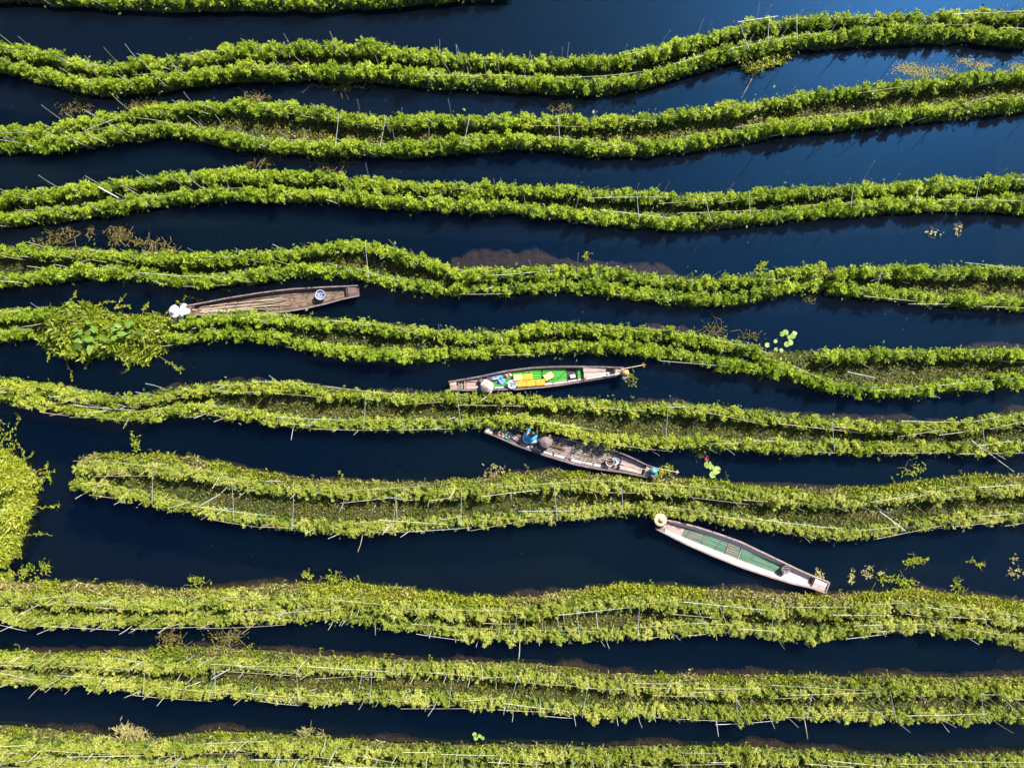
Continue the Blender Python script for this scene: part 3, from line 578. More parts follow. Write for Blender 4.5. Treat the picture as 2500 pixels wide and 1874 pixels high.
def drift(px, py, rx, ry, n, label, name='drifting_weed', mat='weed', llen=0.11, wide=0.4, zlo=0.0, zhi=0.06, nst=5, cat='water weed', kind=None, seed=0):
    rng = np.random.default_rng(seed + int(px * 7 + py)); c0 = P(px, py, 0.02)
    k = rng.integers(0, 4, n); sub = rng.normal(0, 0.45, (4, 2)); q = sub[k] + rng.normal(0, 0.28, (n, 2))
    c = np.column_stack([c0[0] + q[:, 0] * rx * S, c0[1] + q[:, 1] * ry * S, rng.uniform(zlo, zhi, n)])
    v, f = scatter_leaves(c, rng, llen, wide, -0.05, 0.45, 0.3); F = [tuple(x) for x in f]; V = [v]; mi = [0] * len(F); o = len(v)
    for i in range(nst):
        a = c[rng.integers(n)]; ang = rng.uniform(0, 6.28); L = rng.uniform(0.3, 0.9) * rx * S
        pts = np.array([a, a + [math.cos(ang) * L * 0.5, math.sin(ang) * L * 0.5, 0.03], a + [math.cos(ang + 0.6) * L, math.sin(ang + 0.6) * L, 0.01]]); pts[:, 2] = np.maximum(pts[:, 2], zlo + 0.012)
        v, f = tube(pts, 0.009, 4); V.append(v); F += [tuple(x + o for x in q_) for q_ in f]; mi += [1] * len(f); o += len(v)
    ob = obj(name, np.vstack(V), F, [M[mat], M['vine']], mi=mi)
    return tag(ob, label, cat, kind=kind)
def t1(k, x, y): return T(k, x, y)[0]
W_ = [
    (t1(8, 1328, 50), 14, 14, 45, 'small yellow-green weed tuft beside the square tip of the pale boat'),
    (t1(8, 1465, 75), 12, 20, 40, 'small weed tuft right of the pale boat, nearest to the bed below it'),
    (t1(8, 1560, 45), 22, 14, 45, 'thin sprawling weed tuft drifting second right of the pale boat'),
    (t1(8, 1665, 82), 36, 18, 110, 'wide drifting weed patch touching the straw-fringed bed at right'),
    (t1(8, 1765, 14), 40, 14, 110, 'long bright weed raft drifting in open water at lower right'),
    (t1(8, 1995, 4), 16, 10, 35, 'tiny weed tuft alone in open water toward the right edge'),
    (t1(8, 2160, 35), 18, 18, 40, 'pale weed tuft nearest the right edge below the sixth bed'),
    (t1(8, 1920, 110), 16, 20, 50, 'upright weed sprig at the straw fringe toward the right'),
    (t1(6, 1740, 490), 30, 22, 50, 'loose weed tangle above the straw bank at the right'),
    (t1(6, 660, 505), 30, 16, 90, 'weed clump at the stern of the grey boat with teal engine'),
    (t1(6, 512, 95), 12, 16, 40, 'weed sprig just below the yellow engine'),
    (t1(5, 2160, 500), 36, 18, 60, 'twiggy weed spray reaching up toward the grey boat'),
    (t1(7, 1480, 75), 40, 18, 130, 'bushy weed spray on the straw bank at lower left centre'),
    (t1(7, 1330, 55), 14, 14, 40, 'small weed spray left of the bushy one on the lower straw bank'),
    (t1(7, 850, 92), 30, 12, 70, 'leafy runner on the straw bank below the dark open water'),
    (t1(7, 160, 35), 26, 26, 110, 'weed clump between the left islet and the straw bank'),
    (t1(7, 110, 45), 12, 14, 40, 'tiny weed tuft just under the left islet'),
    (t1(7, 30, 55), 36, 26, 160, 'trailing weed mass at the left edge below the yellow-green islet'),
    (t1(5, 590, 350), 12, 36, 50, 'weed strand hanging from the sagging bed toward the round bed end'),
    (t1(5, 30, 340), 30, 50, 70, 'weed strand above the yellow-green islet at the left edge'),
    (t1(4, 1080, 435), 12, 16, 40, 'weed sprig standing above the sagging bed at centre right'),
    (t1(4, 320, 398), 9, 9, 25, 'little weed sprig on drowned peat above the sagging bed'),
    (t1(4, 1820, 300), 30, 6, 14, 'drifting curved twig in open water at upper right'),
    (t1(4, 1915, 268), 14, 14, 22, 'frayed drifting weed beside the curved twig at upper right'),
]
for (p, rx, ry, n, lab) in W_: drift(p[0], p[1], rx, ry, n, lab, mat='weed' if 'twig' not in lab and 'pale' not in lab else 'straw')
D_ = [
    (t1(1, 340, 470), 34, 40, 150, 'olive weed mat half under water left of the second bed'),
    (t1(1, 600, 455), 60, 16, 150, 'dull weed mat in the narrow water between the top two beds at left'),
    (t1(1, 1130, 435), 40, 20, 150, 'yellowish weed mat on the far side of the second bed'),
    (t1(1, 1110, 690), 36, 22, 110, 'half-sunk weed mat below the second bed, left one'),
    (t1(1, 1390, 700), 40, 26, 150, 'half-sunk weed mat below the second bed, right one'),
    (t1(3, 250, 310), 50, 26, 190, 'dull weed mat above the leftmost part of the bed over the brown boat'),
    (t1(3, 520, 320), 46, 30, 210, 'tangled yellow weed mat above the bed over the brown boat'),
    (t1(3, 620, 350), 46, 14, 130, 'leafy weed strip touching the bed above the brown boat'),
    (t1(3, 740, 370), 30, 16, 60, 'twiggy weed above the bed over the brown boat, rightmost of that group'),
    (t1(3, 390, 290), 12, 24, 30, 'thin weed strand under the third bed at left'),
    (t1(4, 910, 735), 55, 26, 190, 'brown sunken weed patch left of the lily pads'),
    (t1(7, 740, 330), 46, 28, 170, 'dead twig tangle in narrow water at lower left, left one'),
    (t1(7, 960, 320), 46, 32, 230, 'dead twig tangle in narrow water at lower left, right one'),
    (t1(6, 820, 400), 30, 14, 50, 'weed wisps under the bed right of the grey boat'),
    (t1(4, 1290, 570), 18, 24, 50, 'brownish weed under the gap between two beds at right'),
    (t1(1, 1500, 385), 60, 10, 90, 'dark weed strip under the topmost bed'),
    (t1(2, 200, 465), 50, 16, 100, 'brown reeds in the narrow water between the top two beds'),
]
for (p, rx, ry, n, lab) in D_: drift(p[0], p[1], rx, ry, n, lab, name='sunken_weed', mat='rot', llen=0.13, wide=0.25, zlo=-0.01, zhi=0.05, nst=9)
drift(*t1(7, 590, 735), 36, 22, 260, 'straw heap of cut grass at the bed along the bottom edge', name='straw_heap', mat='straw', llen=0.22, wide=0.10, zhi=0.16, nst=3, cat='straw heap')
drift(*t1(7, 1310, 745), 36, 12, 120, 'flattened straw spray on the bottom bed\'s drowned edge', name='straw_heap', mat='straw', llen=0.2, wide=0.10, zhi=0.08, nst=3, cat='straw heap')
for (x, y, rx, ry, n, lab) in ((1740, 292, 110, 46, 900, 'pale patch of floating leaf litter below the topmost bed at upper right'), (2000, 275, 60, 30, 330, 'smaller pale leaf-litter patch nearer the right edge at upper right'), (2175, 285, 40, 22, 120, 'leaf litter at the right edge between the top two beds')):
    p = t1(2, x, y); drift(p[0], p[1], rx * 0.565, ry * 0.565, n, lab, name='leaf_litter', mat='straw', llen=0.05, wide=0.6, zlo=0.003, zhi=0.012, nst=0, cat='leaf litter', kind='stuff')

def pad_mesh():
    a = np.linspace(0.22, 2 * math.pi - 0.22, 18); V = [[0, 0, 0]] + [[math.cos(t), math.sin(t), 0.03 + 0.02 * math.sin(3 * t)] for t in a]
    return mk_mesh('lily_pad', np.array(V), [(0, i, i + 1) for i in range(1, 18)], M['lily'], smooth=True)
PAD = pad_mesh()
def lily(tl, pads, label, size=0.16, flower=None):
    pts = [P(*t1(tl, x, y), 0.02) for x, y in pads]; c = np.mean(pts, 0); root = thing('water_lily', (c[0], c[1], 0), label, 'water lily')
    rng = np.random.default_rng(len(pads) * 31)
    for p in pts:
        o = inst('lily_pad', PAD, root, (p[0], p[1], 0.012 + rng.uniform(0, 0.02)), rng.uniform(0, 6.28), size * rng.uniform(0.7, 1.1), rng.normal(0, 0.1), rng.normal(0, 0.1))
        v, f = tube(np.array([[c[0], c[1], -0.4], [(c[0] + p[0]) / 2, (c[1] + p[1]) / 2, -0.08], [p[0], p[1], 0.008]]), 0.008, 4)
        obj('stalk', v, f, M['vine'], root)
    if flower:
        p = P(*t1(tl, *flower), 0.05); F = []; Vv = []
        for k in range(12):
            t = k * 0.524; e = 0.5 if k % 2 else 0.9
            d = np.array([math.cos(t) * math.cos(e), math.sin(t) * math.cos(e), math.sin(e)]); s = np.array([-math.sin(t), math.cos(t), 0])
            o = len(Vv); Vv += [p, p + d * 0.06 + s * 0.022, p + d * 0.12, p + d * 0.06 - s * 0.022]; F.append((o, o + 1, o + 2, o + 3))
        obj('flower', np.array(Vv), F, M['pink'], root)
M['pink'] = plain_mat('pink_petal', (0.35, 0.04, 0.09), 0.6)
lily(4, ((1167, 735), (1182, 728), (1222, 730), (1213, 743), (1197, 749), (1138, 766), (1103, 782), (1187, 779), (1203, 771), (1140, 802), (1163, 806)), 'scattered pale lily pads in open water at right', 0.105)
lily(6, ((815, 428), (846, 466), (862, 478), (885, 490), (868, 510)), 'few green lily pads with a dark pink flower near the grey boat', 0.14, (840, 440))
lily(7, ((2050, 745), (2072, 752), (2056, 763), (2085, 762)), 'four small lily pads above the bed at the bottom edge', 0.075)


sr = np.random.default_rng(77); n = 420
px_ = sr.uniform(0, 2500, n); py_ = sr.uniform(0, 1874, n); c = np.array([P(a, b, 0.006) for a, b in zip(px_, py_)])
v, f = leaf_quads(c, rand_dirs(n, -0.02, 0.1, sr), np.array([0, 0, 1.0]) + 0.1 * sr.normal(size=(n, 3)), sr.uniform(0.02, 0.06, n), sr.uniform(0.012, 0.03, n), 0.05)
tag(obj('floating_specks', v, f, M['cover'], org=np.zeros(3)), 'tiny leaf bits and seeds drifting on the open water', 'leaf bits', kind='stuff')

# ------------------------------------------------------------------ boats
M['hull_brown'] = wood_mat('weathered_brown_timber', (0.040, 0.022, 0.018), (0.125, 0.075, 0.060), (2.0, 45, 45), 0.8, (0.18, 0.12, 0.10), 0.5)
M['plank_brown'] = wood_mat('dry_brown_plank', (0.06, 0.035, 0.024), (0.22, 0.145, 0.10), (2.0, 60, 60), 0.8, (0.035, 0.02, 0.017), 0.8)
M['hull_grey'] = wood_mat('grey_violet_timber', (0.065, 0.045, 0.050), (0.17, 0.125, 0.13), (2.0, 45, 45), 0.8, (0.28, 0.23, 0.22), 0.4)
M['hull_violet'] = wood_mat('dark_violet_grey_timber', (0.040, 0.030, 0.040), (0.115, 0.088, 0.105), (2.0, 45, 45), 0.8, (0.20, 0.165, 0.175), 0.4)
M['plank_tan'] = wood_mat('tan_plank', (0.20, 0.135, 0.095), (0.38, 0.285, 0.215), (2.0, 60, 60), 0.75, (0.12, 0.08, 0.06), 0.4)
M['plank_pale'] = wood_mat('whitewashed_plank', (0.34, 0.27, 0.265), (0.50, 0.42, 0.415), (1.5, 40, 40), 0.7, (0.30, 0.235, 0.22), 0.35)
M['plank_pink'] = wood_mat('pinkish_plank', (0.24, 0.165, 0.145), (0.42, 0.315, 0.28), (1.5, 40, 40), 0.75, (0.13, 0.085, 0.08), 0.5)
M['plank_dark'] = wood_mat('black_brown_slat', (0.05, 0.035, 0.03), (0.14, 0.10, 0.085), (2.0, 60, 60), 0.8, (0.42, 0.35, 0.29), 0.75)
M['plank_grey'] = wood_mat('worn_grey_slat', (0.15, 0.115, 0.095), (0.36, 0.30, 0.25), (2.0, 60, 60), 0.8, (0.05, 0.035, 0.03), 0.85)
M['green'] = wood_mat('bright_green_paint', (0.015, 0.20, 0.008), (0.06, 0.42, 0.03), (2.0, 60, 60), 0.45, (0.07, 0.13, 0.03), 0.4)
M['green_dull'] = wood_mat('faded_green_paint', (0.010, 0.085, 0.045), (0.05, 0.21, 0.12), (2.0, 60, 60), 0.6, (0.12, 0.15, 0.11), 0.6)
M['green_worn'] = wood_mat('green_paint_rubbed_to_wood', (0.04, 0.085, 0.06), (0.13, 0.18, 0.125), (2.0, 60, 60), 0.7, (0.16, 0.12, 0.09), 0.85)
M['dark'] = plain_mat('tarred_timber_and_shade', (0.030, 0.020, 0.018), 0.8, 0.4, 20)  # dark beams, and the painted shade sheets under slats and in the well
M['metal'] = plain_mat('grey_engine_metal', (0.10, 0.095, 0.12), 0.55, 0.3, 15, 0.2)
M['shaft'] = plain_mat('worn_steel_pipe', (0.34, 0.28, 0.24), 0.5, 0.3, 15, 0.3)
M['black'] = plain_mat('black_rubber', (0.015, 0.015, 0.018), 0.6)
M['yellow'] = plain_mat('yellow_plastic', (0.52, 0.27, 0.018), 0.42, 0.08, 6)
M['cream_pl'] = plain_mat('sun_bleached_plastic', (0.56, 0.42, 0.16), 0.5, 0.08, 6)
M['tank_y'] = plain_mat('ochre_tank_enamel', (0.52, 0.28, 0.06), 0.35, 0.1, 8)
M['tank_t'] = plain_mat('teal_tank_enamel', (0.04, 0.30, 0.28), 0.35, 0.12, 8)
M['white_pl'] = plain_mat('white_plastic', (0.46, 0.46, 0.50), 0.45, 0.1, 9)
M['bag'] = plain_mat('crumpled_white_bag', (0.45, 0.48, 0.54), 0.5, 0.45, 14)
M['bluecloth'] = plain_mat('blue_cotton', (0.020, 0.085, 0.34), 0.85, 0.3, 5, c2=(0.14, 0.26, 0.58))
M['floral'] = checker_mat('floral_cloth', (0.62, 0.50, 0.52), (0.52, 0.14, 0.12), 16)
M['bluewhite'] = checker_mat('blue_printed_cloth', (0.46, 0.48, 0.56), (0.02, 0.04, 0.26), 11)
M['blackwhite'] = checker_mat('black_printed_bag', (0.52, 0.50, 0.52), (0.03, 0.03, 0.06), 11)
M['skin'] = plain_mat('sun_tanned_skin', (0.26, 0.14, 0.085), 0.6, 0.1)
M['hair'] = plain_mat('black_hair', (0.012, 0.010, 0.010), 0.5)
M['shirt_white'] = plain_mat('white_cotton', (0.42, 0.43, 0.48), 0.9, 0.06, 14)
M['shirt_cream'] = plain_mat('cream_cotton', (0.62, 0.54, 0.46), 0.9, 0.08, 14)
M['shirt_blue'] = plain_mat('turquoise_cotton', (0.008, 0.22, 0.45), 0.85, 0.2, 10)
M['shirt_grey'] = plain_mat('grey_brown_cotton', (0.15, 0.12, 0.12), 0.9, 0.2, 14)
M['shirt_purple'] = plain_mat('purple_cotton', (0.085, 0.012, 0.12), 0.9, 0.2, 14)
M['pants_dark'] = plain_mat('dark_violet_trousers', (0.05, 0.04, 0.075), 0.9, 0.2, 14)
M['pants_pale'] = plain_mat('pale_blue_trousers', (0.42, 0.50, 0.68), 0.9, 0.15, 14)
M['hat_white'] = plain_mat('white_straw', (0.52, 0.50, 0.51), 0.8, 0.05, 30)
M['net'] = plain_mat('debris_cloth', (0.22, 0.18, 0.20), 0.9, 0.6, 25)
def hat_mat(name, c0, c1):
    """radial straw ribs round the crown"""
    m, nt, out = mat_new(name); N = nt.nodes.new; L = nt.links.new
    tc = N('ShaderNodeTexCoord'); gr = N('ShaderNodeTexGradient'); gr.gradient_type = 'RADIAL'; L(tc.outputs['Object'], gr.inputs[0])
    mu = N('ShaderNodeMath'); mu.operation = 'MULTIPLY'; mu.inputs[1].default_value = 2 * math.pi * 26; L(gr.outputs['Fac'], mu.inputs[0])
    sn = N('ShaderNodeMath'); sn.operation = 'SINE'; L(mu.outputs[0], sn.inputs[0])
    nz = N('ShaderNodeTexNoise'); nz.inputs['Scale'].default_value = 22; L(tc.outputs['Object'], nz.inputs['Vector'])
    ad = N('ShaderNodeMath'); ad.operation = 'MULTIPLY_ADD'; ad.inputs[1].default_value = 0.22; L(sn.outputs[0], ad.inputs[0]); L(nz.outputs[0], ad.inputs[2])
    rp = ramp(nt, [(0.25, c0), (0.75, c1)]); L(ad.outputs[0], rp.inputs[0])
    b = N('ShaderNodeBsdfPrincipled'); b.inputs['Roughness'].default_value = 0.8; L(rp.outputs[0], b.inputs['Base Color']); L(b.outputs[0], out.inputs[0]); return m
M['hat_straw'] = hat_mat('pale_straw', (0.30, 0.225, 0.17), (0.56, 0.45, 0.36))
M['hat_gold'] = hat_mat('golden_straw', (0.38, 0.27, 0.13), (0.56, 0.44, 0.25))
M['hat_brown'] = hat_mat('weathered_palm_hat', (0.08, 0.055, 0.055), (0.20, 0.15, 0.145))

for (k, x0, y0, x1, y1, z0, z1, lab) in (
    (5, 868, 642, 950, 595, 0.5, 0.95, 'thick pale pole leaning in the gap of the round-ended bed, left one'),
    (5, 1598, 692, 1620, 644, 0.4, 0.95, 'short thick pole leaning in the gap of the round-ended bed, middle one'),
    (6, 1588, 668, 1700, 752, 0.55, 0.8, 'long grey pole lying askew across the round-ended bed at right'),
    (7, 915, 506, 992, 464, 0.5, 0.95, 'thick pale pole leaning in the stake-studded bed near the bottom'),
    (7, 1262, 242, 1292, 196, 0.5, 0.95, 'thick pale pole leaning in the straw-fringed bed'),
    (3, 425, 100, 512, 147, 1.0, 0.5, 'thick pale pole lying across the third bed at left'),
    (4, 1548, 507, 1645, 478, 0.45, 0.9, 'bluish pole lying in the gap of the short right-hand bed'),
    (6, 1450, 66, 1572, 93, 0.4, 0.5, 'thin pole lying in the mossy hollow of the forked bed'),
    (6, 1985, 362, 2168, 497, 0.9, 0.05, 'long thin pole slanting from bed into water at the right edge'),
    (2, 1042, 330, 990, 425, 0.15, 0.05, 'dark pole stuck in the water below the mossy hump'),
    (2, 975, 96, 1150, 70, 0.95, 0.9, 'pale rail lying loose on the topmost bed at right')):
    a, b = T(k, x0, y0, x1, y1); v, f = tube(np.array([P(*a, z0), (P(*a, z0) + P(*b, z1)) / 2 + [0, 0, 0.01], P(*b, z1)]), [0.024, 0.022, 0.017] if 'thick' in lab else [0.014, 0.013, 0.010], 7)
    tag(obj('bamboo_pole', v, f, M['plank_dark'] if 'dark' in lab else M['bamboo_grey'], grain=v), lab, 'pole', 'loose poles on the beds')

class Boat:
    def __init__(s, off, sc, top, bot, label, mats, zg=0.27, end=0.14, zf=0.07, ff=0.74, rise=0.16):
        s.off, s.sc = off, sc
        A = np.array([s.px(*p) for p in top]); B = np.array([s.px(*p) for p in bot])
        a = (A[0] + B[0]) / 2; b = (A[-1] + B[-1]) / 2
        s.o = a; s.eu = (b - a) / np.linalg.norm(b - a); s.ev = np.array([-s.eu[1], s.eu[0]]); s.L = np.linalg.norm(b - a)
        s.A = np.array([s.uv(p) for p in A]); s.B = np.array([s.uv(p) for p in B])
        s.zg0, s.end, s.zf0, s.ff, s.rise = zg, end, zf, ff, rise
        mid = (a + b) / 2
        s.root = thing('wooden_boat', (mid[0], mid[1], -0.1), label, 'boat', 'narrow boats working between the beds')
        n = 34; us = np.linspace(0, s.L, n); V = []; F = []
        for u in us:
            z = s.zg(u); f = s.floor_z(u); h = s.half(u); th = 0.028 / h; e = abs(2 * u / s.L - 1); bz = -0.12 + 0.30 * max(0, (e - 0.72) / 0.28) ** 1.5
            V += [(u, -0.80, bz), (u, -1.0, z), (u, -1 + th, z), (u, -s.ff, f), (u, s.ff, f), (u, 1 - th, z), (u, 1.0, z), (u, 0.80, bz)]
        for i in range(n - 1):
            for j in range(8):
                k = (j + 1) % 8; F.append((i * 8 + j, (i + 1) * 8 + j, (i + 1) * 8 + k, i * 8 + k))
        F.append((0, 1, 2, 3, 4, 5, 6, 7)); F.append(tuple(range((n - 1) * 8, n * 8))[::-1])
        s.mesh('hull', V, F, mats['hull'])
        # gunwale caps, one each side, a little proud of the hull
        for sg in (-1, 1):
            V, F = [], []
            for u in us:
                z = s.zg(u); th = 0.034 / s.half(u); a_, b_ = sg * (1 + 0.012 / s.half(u)), sg * (1 - th)
                V += [(u, a_, z + 0.004), (u, a_, z + 0.022), (u, b_, z + 0.022), (u, b_, z + 0.004)]
            for i in range(n - 1):
                for j in range(4):
                    k = (j + 1) % 4; q = (i * 4 + j, (i + 1) * 4 + j, (i + 1) * 4 + k, i * 4 + k); F.append(q if sg < 0 else q[::-1])
            F += [(0, 1, 2, 3), tuple(range((n - 1) * 4, n * 4))[::-1]]
            s.mesh('gunwale', V, F, mats['gun'])
        # side strakes
        if 'strake' in mats:
            for sg in (-1, 1):
                for q in range(2):
                    V, F = [], []
                    for u in us[2:-2]:
                        z = s.zg(u); f = s.floor_z(u); th = 0.034 / s.half(u)
                        t0, t1_ = (0.03, 0.47) if q == 0 else (0.55, 0.97)
                        for t in (t0, t1_):
                            v = s.ff + (1 - th - s.ff) * t; zz = f + (z - f) * t
                            V += [(u, sg * (v - 0.014 / s.half(u)), zz + 0.014), (u, sg * v, zz + 0.004)]
                    m_ = len(us) - 4
                    for i in range(m_ - 1):
                        a_, b_ = i * 4, (i + 1) * 4
                        F += [(a_, a_ + 2, b_ + 2, b_), (a_ + 2, a_ + 3, b_ + 3, b_ + 2), (a_ + 1, a_, b_, b_ + 1)]
                    F += [(0, 1, 3, 2), ((m_ - 1) * 4, (m_ - 1) * 4 + 2, (m_ - 1) * 4 + 3, (m_ - 1) * 4 + 1)]
                    if sg > 0: F = [f_[::-1] for f_ in F]
                    s.mesh('side_strake', V, F, mats['strake'])
    def px(s, x, y): return P(s.off[0] + x / s.sc, s.off[1] + y / s.sc, 0.27)[:2]
    def uv(s, p): d = np.asarray(p) - s.o; return np.array([d @ s.eu, d @ s.ev])
    def vt(s, u): return np.interp(u, s.A[:, 0], s.A[:, 1])
    def vb(s, u): return np.interp(u, s.B[:, 0], s.B[:, 1])
    def half(s, u): return max(0.08, (s.vt(u) - s.vb(u)) / 2)
    def zg(s, u): return s.zg0 + s.end * abs(2 * u / s.L - 1) ** 3
    def floor_z(s, u):
        e = abs(2 * u / s.L - 1); return s.zf0 + s.rise * max(0, (e - 0.6) / 0.4) ** 1.3
    def w(s, u, vf, z):
        v = (s.vt(u) + s.vb(u)) / 2 + vf * s.half(u); p = s.o + s.eu * u + s.ev * v; return np.array([p[0], p[1], z])
    def u(s, x, y=None):
        """lengthwise position of a crop pixel"""
        a = (s.A[0] + s.B[0]) / 2
        if y is None:
            p0 = s.o; p1 = s.o + s.eu * s.L; X = s.px(x, 0)[0]; return (X - p0[0]) / (p1[0] - p0[0]) * s.L
        return s.uv(s.px(x, y))[0]
    def loc(s, x, y):
        q = s.uv(s.px(x, y)); return q[0], (q[1] - (s.vt(q[0]) + s.vb(q[0])) / 2) / s.half(q[0])
    def mesh(s, name, V, F, mat, parent=None, **k):
        W = np.array([s.w(*p) for p in V]); g = np.array([(p[0], p[1] * s.half(p[0]), p[2]) for p in V])
        return obj(name, W, F, mat, parent or s.root, grain=g, **k)
    def plank(s, name, u0, u1, v0, v1, z, mat, th=0.018, z1=None, parent=None, jit=True):
        z1 = z if z1 is None else z1
        if jit: d = RNG.normal(0, 0.008, 2); u0 += d[0]; u1 += d[1]; dz = RNG.normal(0, 0.0025); z += dz; z1 += dz
        V = []
        ks = (u0, (u0 + u1) / 2, u1)
        for i, u_ in enumerate(ks):
            zz = z + (z1 - z) * i / 2
            V += [(u_, v0, zz), (u_, v1, zz), (u_, v1, zz + th), (u_, v0, zz + th)]
        F = [(0, 1, 2, 3), (8, 11, 10, 9)]
        for i in (0, 4): F += [(i, i + 4, i + 5, i + 1), (i + 1, i + 5, i + 6, i + 2), (i + 2, i + 6, i + 7, i + 3), (i + 3, i + 7, i + 4, i)]
        return s.mesh(name, V, F, mat, parent)
    def slats(s, u0, u1, n, mat, v0=-None if False else -0.72, v1=0.72, z=None, gap=0.22, name='floor_slat', skip=(), th=0.018):
        wv = (v1 - v0) / n
        z0 = (s.floor_z(u0) if z is None else z) + 0.012; z1 = (s.floor_z(u1) if z is None else z) + 0.012
        for i in range(n):
            if i in skip: continue
            s.plank(name, u0, u1, v0 + wv * (i + gap / 2), v0 + wv * (i + 1 - gap / 2), z0, mat if not isinstance(mat, list) else mat[i % len(mat)], th, z1)
    def beam(s, u, mat, wd=0.05, z=None, th=0.03, v=1.0, arch=0.0, name='cross_beam'):
        z = (s.floor_z(u) + 0.035) if z is None else z; V = []; F = []; n = 7
        for i in range(n):
            t = -v + 2 * v * i / (n - 1); zz = z - arch * (1 - (t / v) ** 2); du = arch * 0.6 * (1 - (t / v) ** 2)
            V += [(u + du - wd / 2, t, zz), (u + du + wd / 2, t, zz), (u + du + wd / 2, t, zz + th), (u + du - wd / 2, t, zz + th)]
        for i in range(n - 1):
            for j in range(4):
                k = (j + 1) % 4; F.append((i * 4 + j, i * 4 + k, (i + 1) * 4 + k, (i + 1) * 4 + j))
        F += [(3, 2, 1, 0), tuple(range((n - 1) * 4, n * 4))]
        return s.mesh(name, V, F, mat)
    def spot(s, x, y, z): return P(s.off[0] + x / s.sc, s.off[1] + y / s.sc, z)
    def ang(s): return math.atan2(s.eu[1], s.eu[0])

# ---- boat 1: long brown boat, upper left
b1 = Boat((380, 640), 4.096, [(300, 440), (480, 405), (700, 360), (1000, 310), (1200, 282), (1400, 262), (1700, 246), (1915, 240), (2030, 235)],
          [(345, 528), (480, 532), (700, 535), (900, 528), (1130, 512), (1300, 498), (1500, 465), (1700, 420), (1900, 367), (2035, 345)],
          'long brown weathered wooden boat with a pile of bamboo canes, no engine', dict(hull=M['hull_brown'], gun=M['hull_grey']), ff=0.70)
u = b1.u
for (x0, x1, n, sk) in ((420, 800, 8, ()), (806, 1215, 8, (6,)), (1221, 1600, 9, ()), (1606, 1905, 7, ())):
    b1.slats(u(x0), u(x1), n, M['plank_brown'], -0.70, 0.70, gap=0.10, skip=sk)
b1.beam(u(393), M['dark'], 0.07, b1.zg(u(393)) - 0.02)
b1.beam(u(1915), M['dark'], 0.06, b1.zg(u(1915)) - 0.06)
b1.slats(u(1930), u(2020), 3, M['hull_brown'], -0.9, 0.9, z=b1.zg(u(1980)) - 0.05, name='end_deck_board', gap=0.05)
b1.slats(u(318), u(380), 3, M['hull_brown'], -0.9, 0.9, z=b1.zg(u(350)) - 0.05, name='end_deck_board', gap=0.05)
for i in range(24):                                   # loose bamboo canes on the floor
    rng = np.random.default_rng(3000 + i)
    xa = rng.uniform(430, 650); xb = rng.uniform(950, 1330); ua, ub = u(xa), u(xb); va = rng.uniform(-0.62, 0.45); vb_ = va * 0.8 + rng.normal(0, 0.12) - 0.05
    z = 0.125 + 0.025 * (i % 4)
    ts = np.linspace(0, 1, 6); pts = np.array([b1.w(ua + (ub - ua) * t, va + (vb_ - va) * t + 0.03 * math.sin(5 * t + i), max(z, b1.floor_z(ua + (ub - ua) * t) + 0.045)) for t in ts])
    v, f = tube(pts, np.linspace(0.020, 0.012, 6), 6)
    o = obj('bamboo_cane', v, f, M['bamboo'] if i % 3 else M['plank_tan'], grain=np.stack([v @ np.array([b1.eu[0], b1.eu[1], 0]), v[:, 2] * 3, v[:, 1]], 1))
    tag(o, 'bamboo cane in the loose pile on the floor of the brown boat', 'bamboo cane', 'bamboo canes piled in the brown boat')

def pail(name, label, p, r, h, mat_out, mat_in, dent=0.04, seed=0):
    """open pail stuffed with a crumpled printed bag"""
    rng = np.random.default_rng(seed); root = thing(name, p, label, 'pail')
    v, f = lathe([(r * 0.78, 0.0), (r * 0.80, 0.01), (r * 0.97, h * 0.92), (r * 1.04, h * 0.93), (r * 1.05, h), (r * 0.97, h), (r * 0.93, h * 0.9), (r * 0.76, 0.03), (0.001, 0.03)], 22)
    f.append(tuple(range(22))[::-1])
    obj('bucket', v + p, f, mat_out, root, smooth=True)
    n, m = 9, 18; V = [[0, 0, h * 0.72]]
    for i in range(1, n):
        for j in range(m):
            t = 2 * math.pi * j / m; q = r * 0.93 * i / (n - 1); V.append([q * math.cos(t), q * math.sin(t), h * (0.72 + 0.2 * (i / (n - 1)) ** 2) + (rng.normal(0, dent) * h * 2 if i < n - 1 else 0.0)])
    F = [(0, 1 + j, 1 + (j + 1) % m) for j in range(m)]
    for i in range(n - 2):
        for j in range(m): F.append((1 + i * m + j, 1 + (i + 1) * m + j, 1 + (i + 1) * m + (j + 1) % m, 1 + i * m + (j + 1) % m))
    obj('bag_lining', np.array(V) + p, F, mat_in, root, smooth=True)
    v, f = tube(np.array([[r * math.cos(a), r * 1.02 * math.sin(a) * 0.25 + r * 0.2, h + 0.0 + 0.03 * math.sin(a)] for a in np.linspace(0, math.pi, 9)]), 0.006, 5)
    obj('handle', v + p, f, M['shaft'], root)
    return root
p = b1.spot(1665, 335, 0.11)
pail('pail', 'white pail lined with blue-printed cloth standing in the brown boat', p, 0.18, 0.30, M['white_pl'], M['bluewhite'], seed=1)

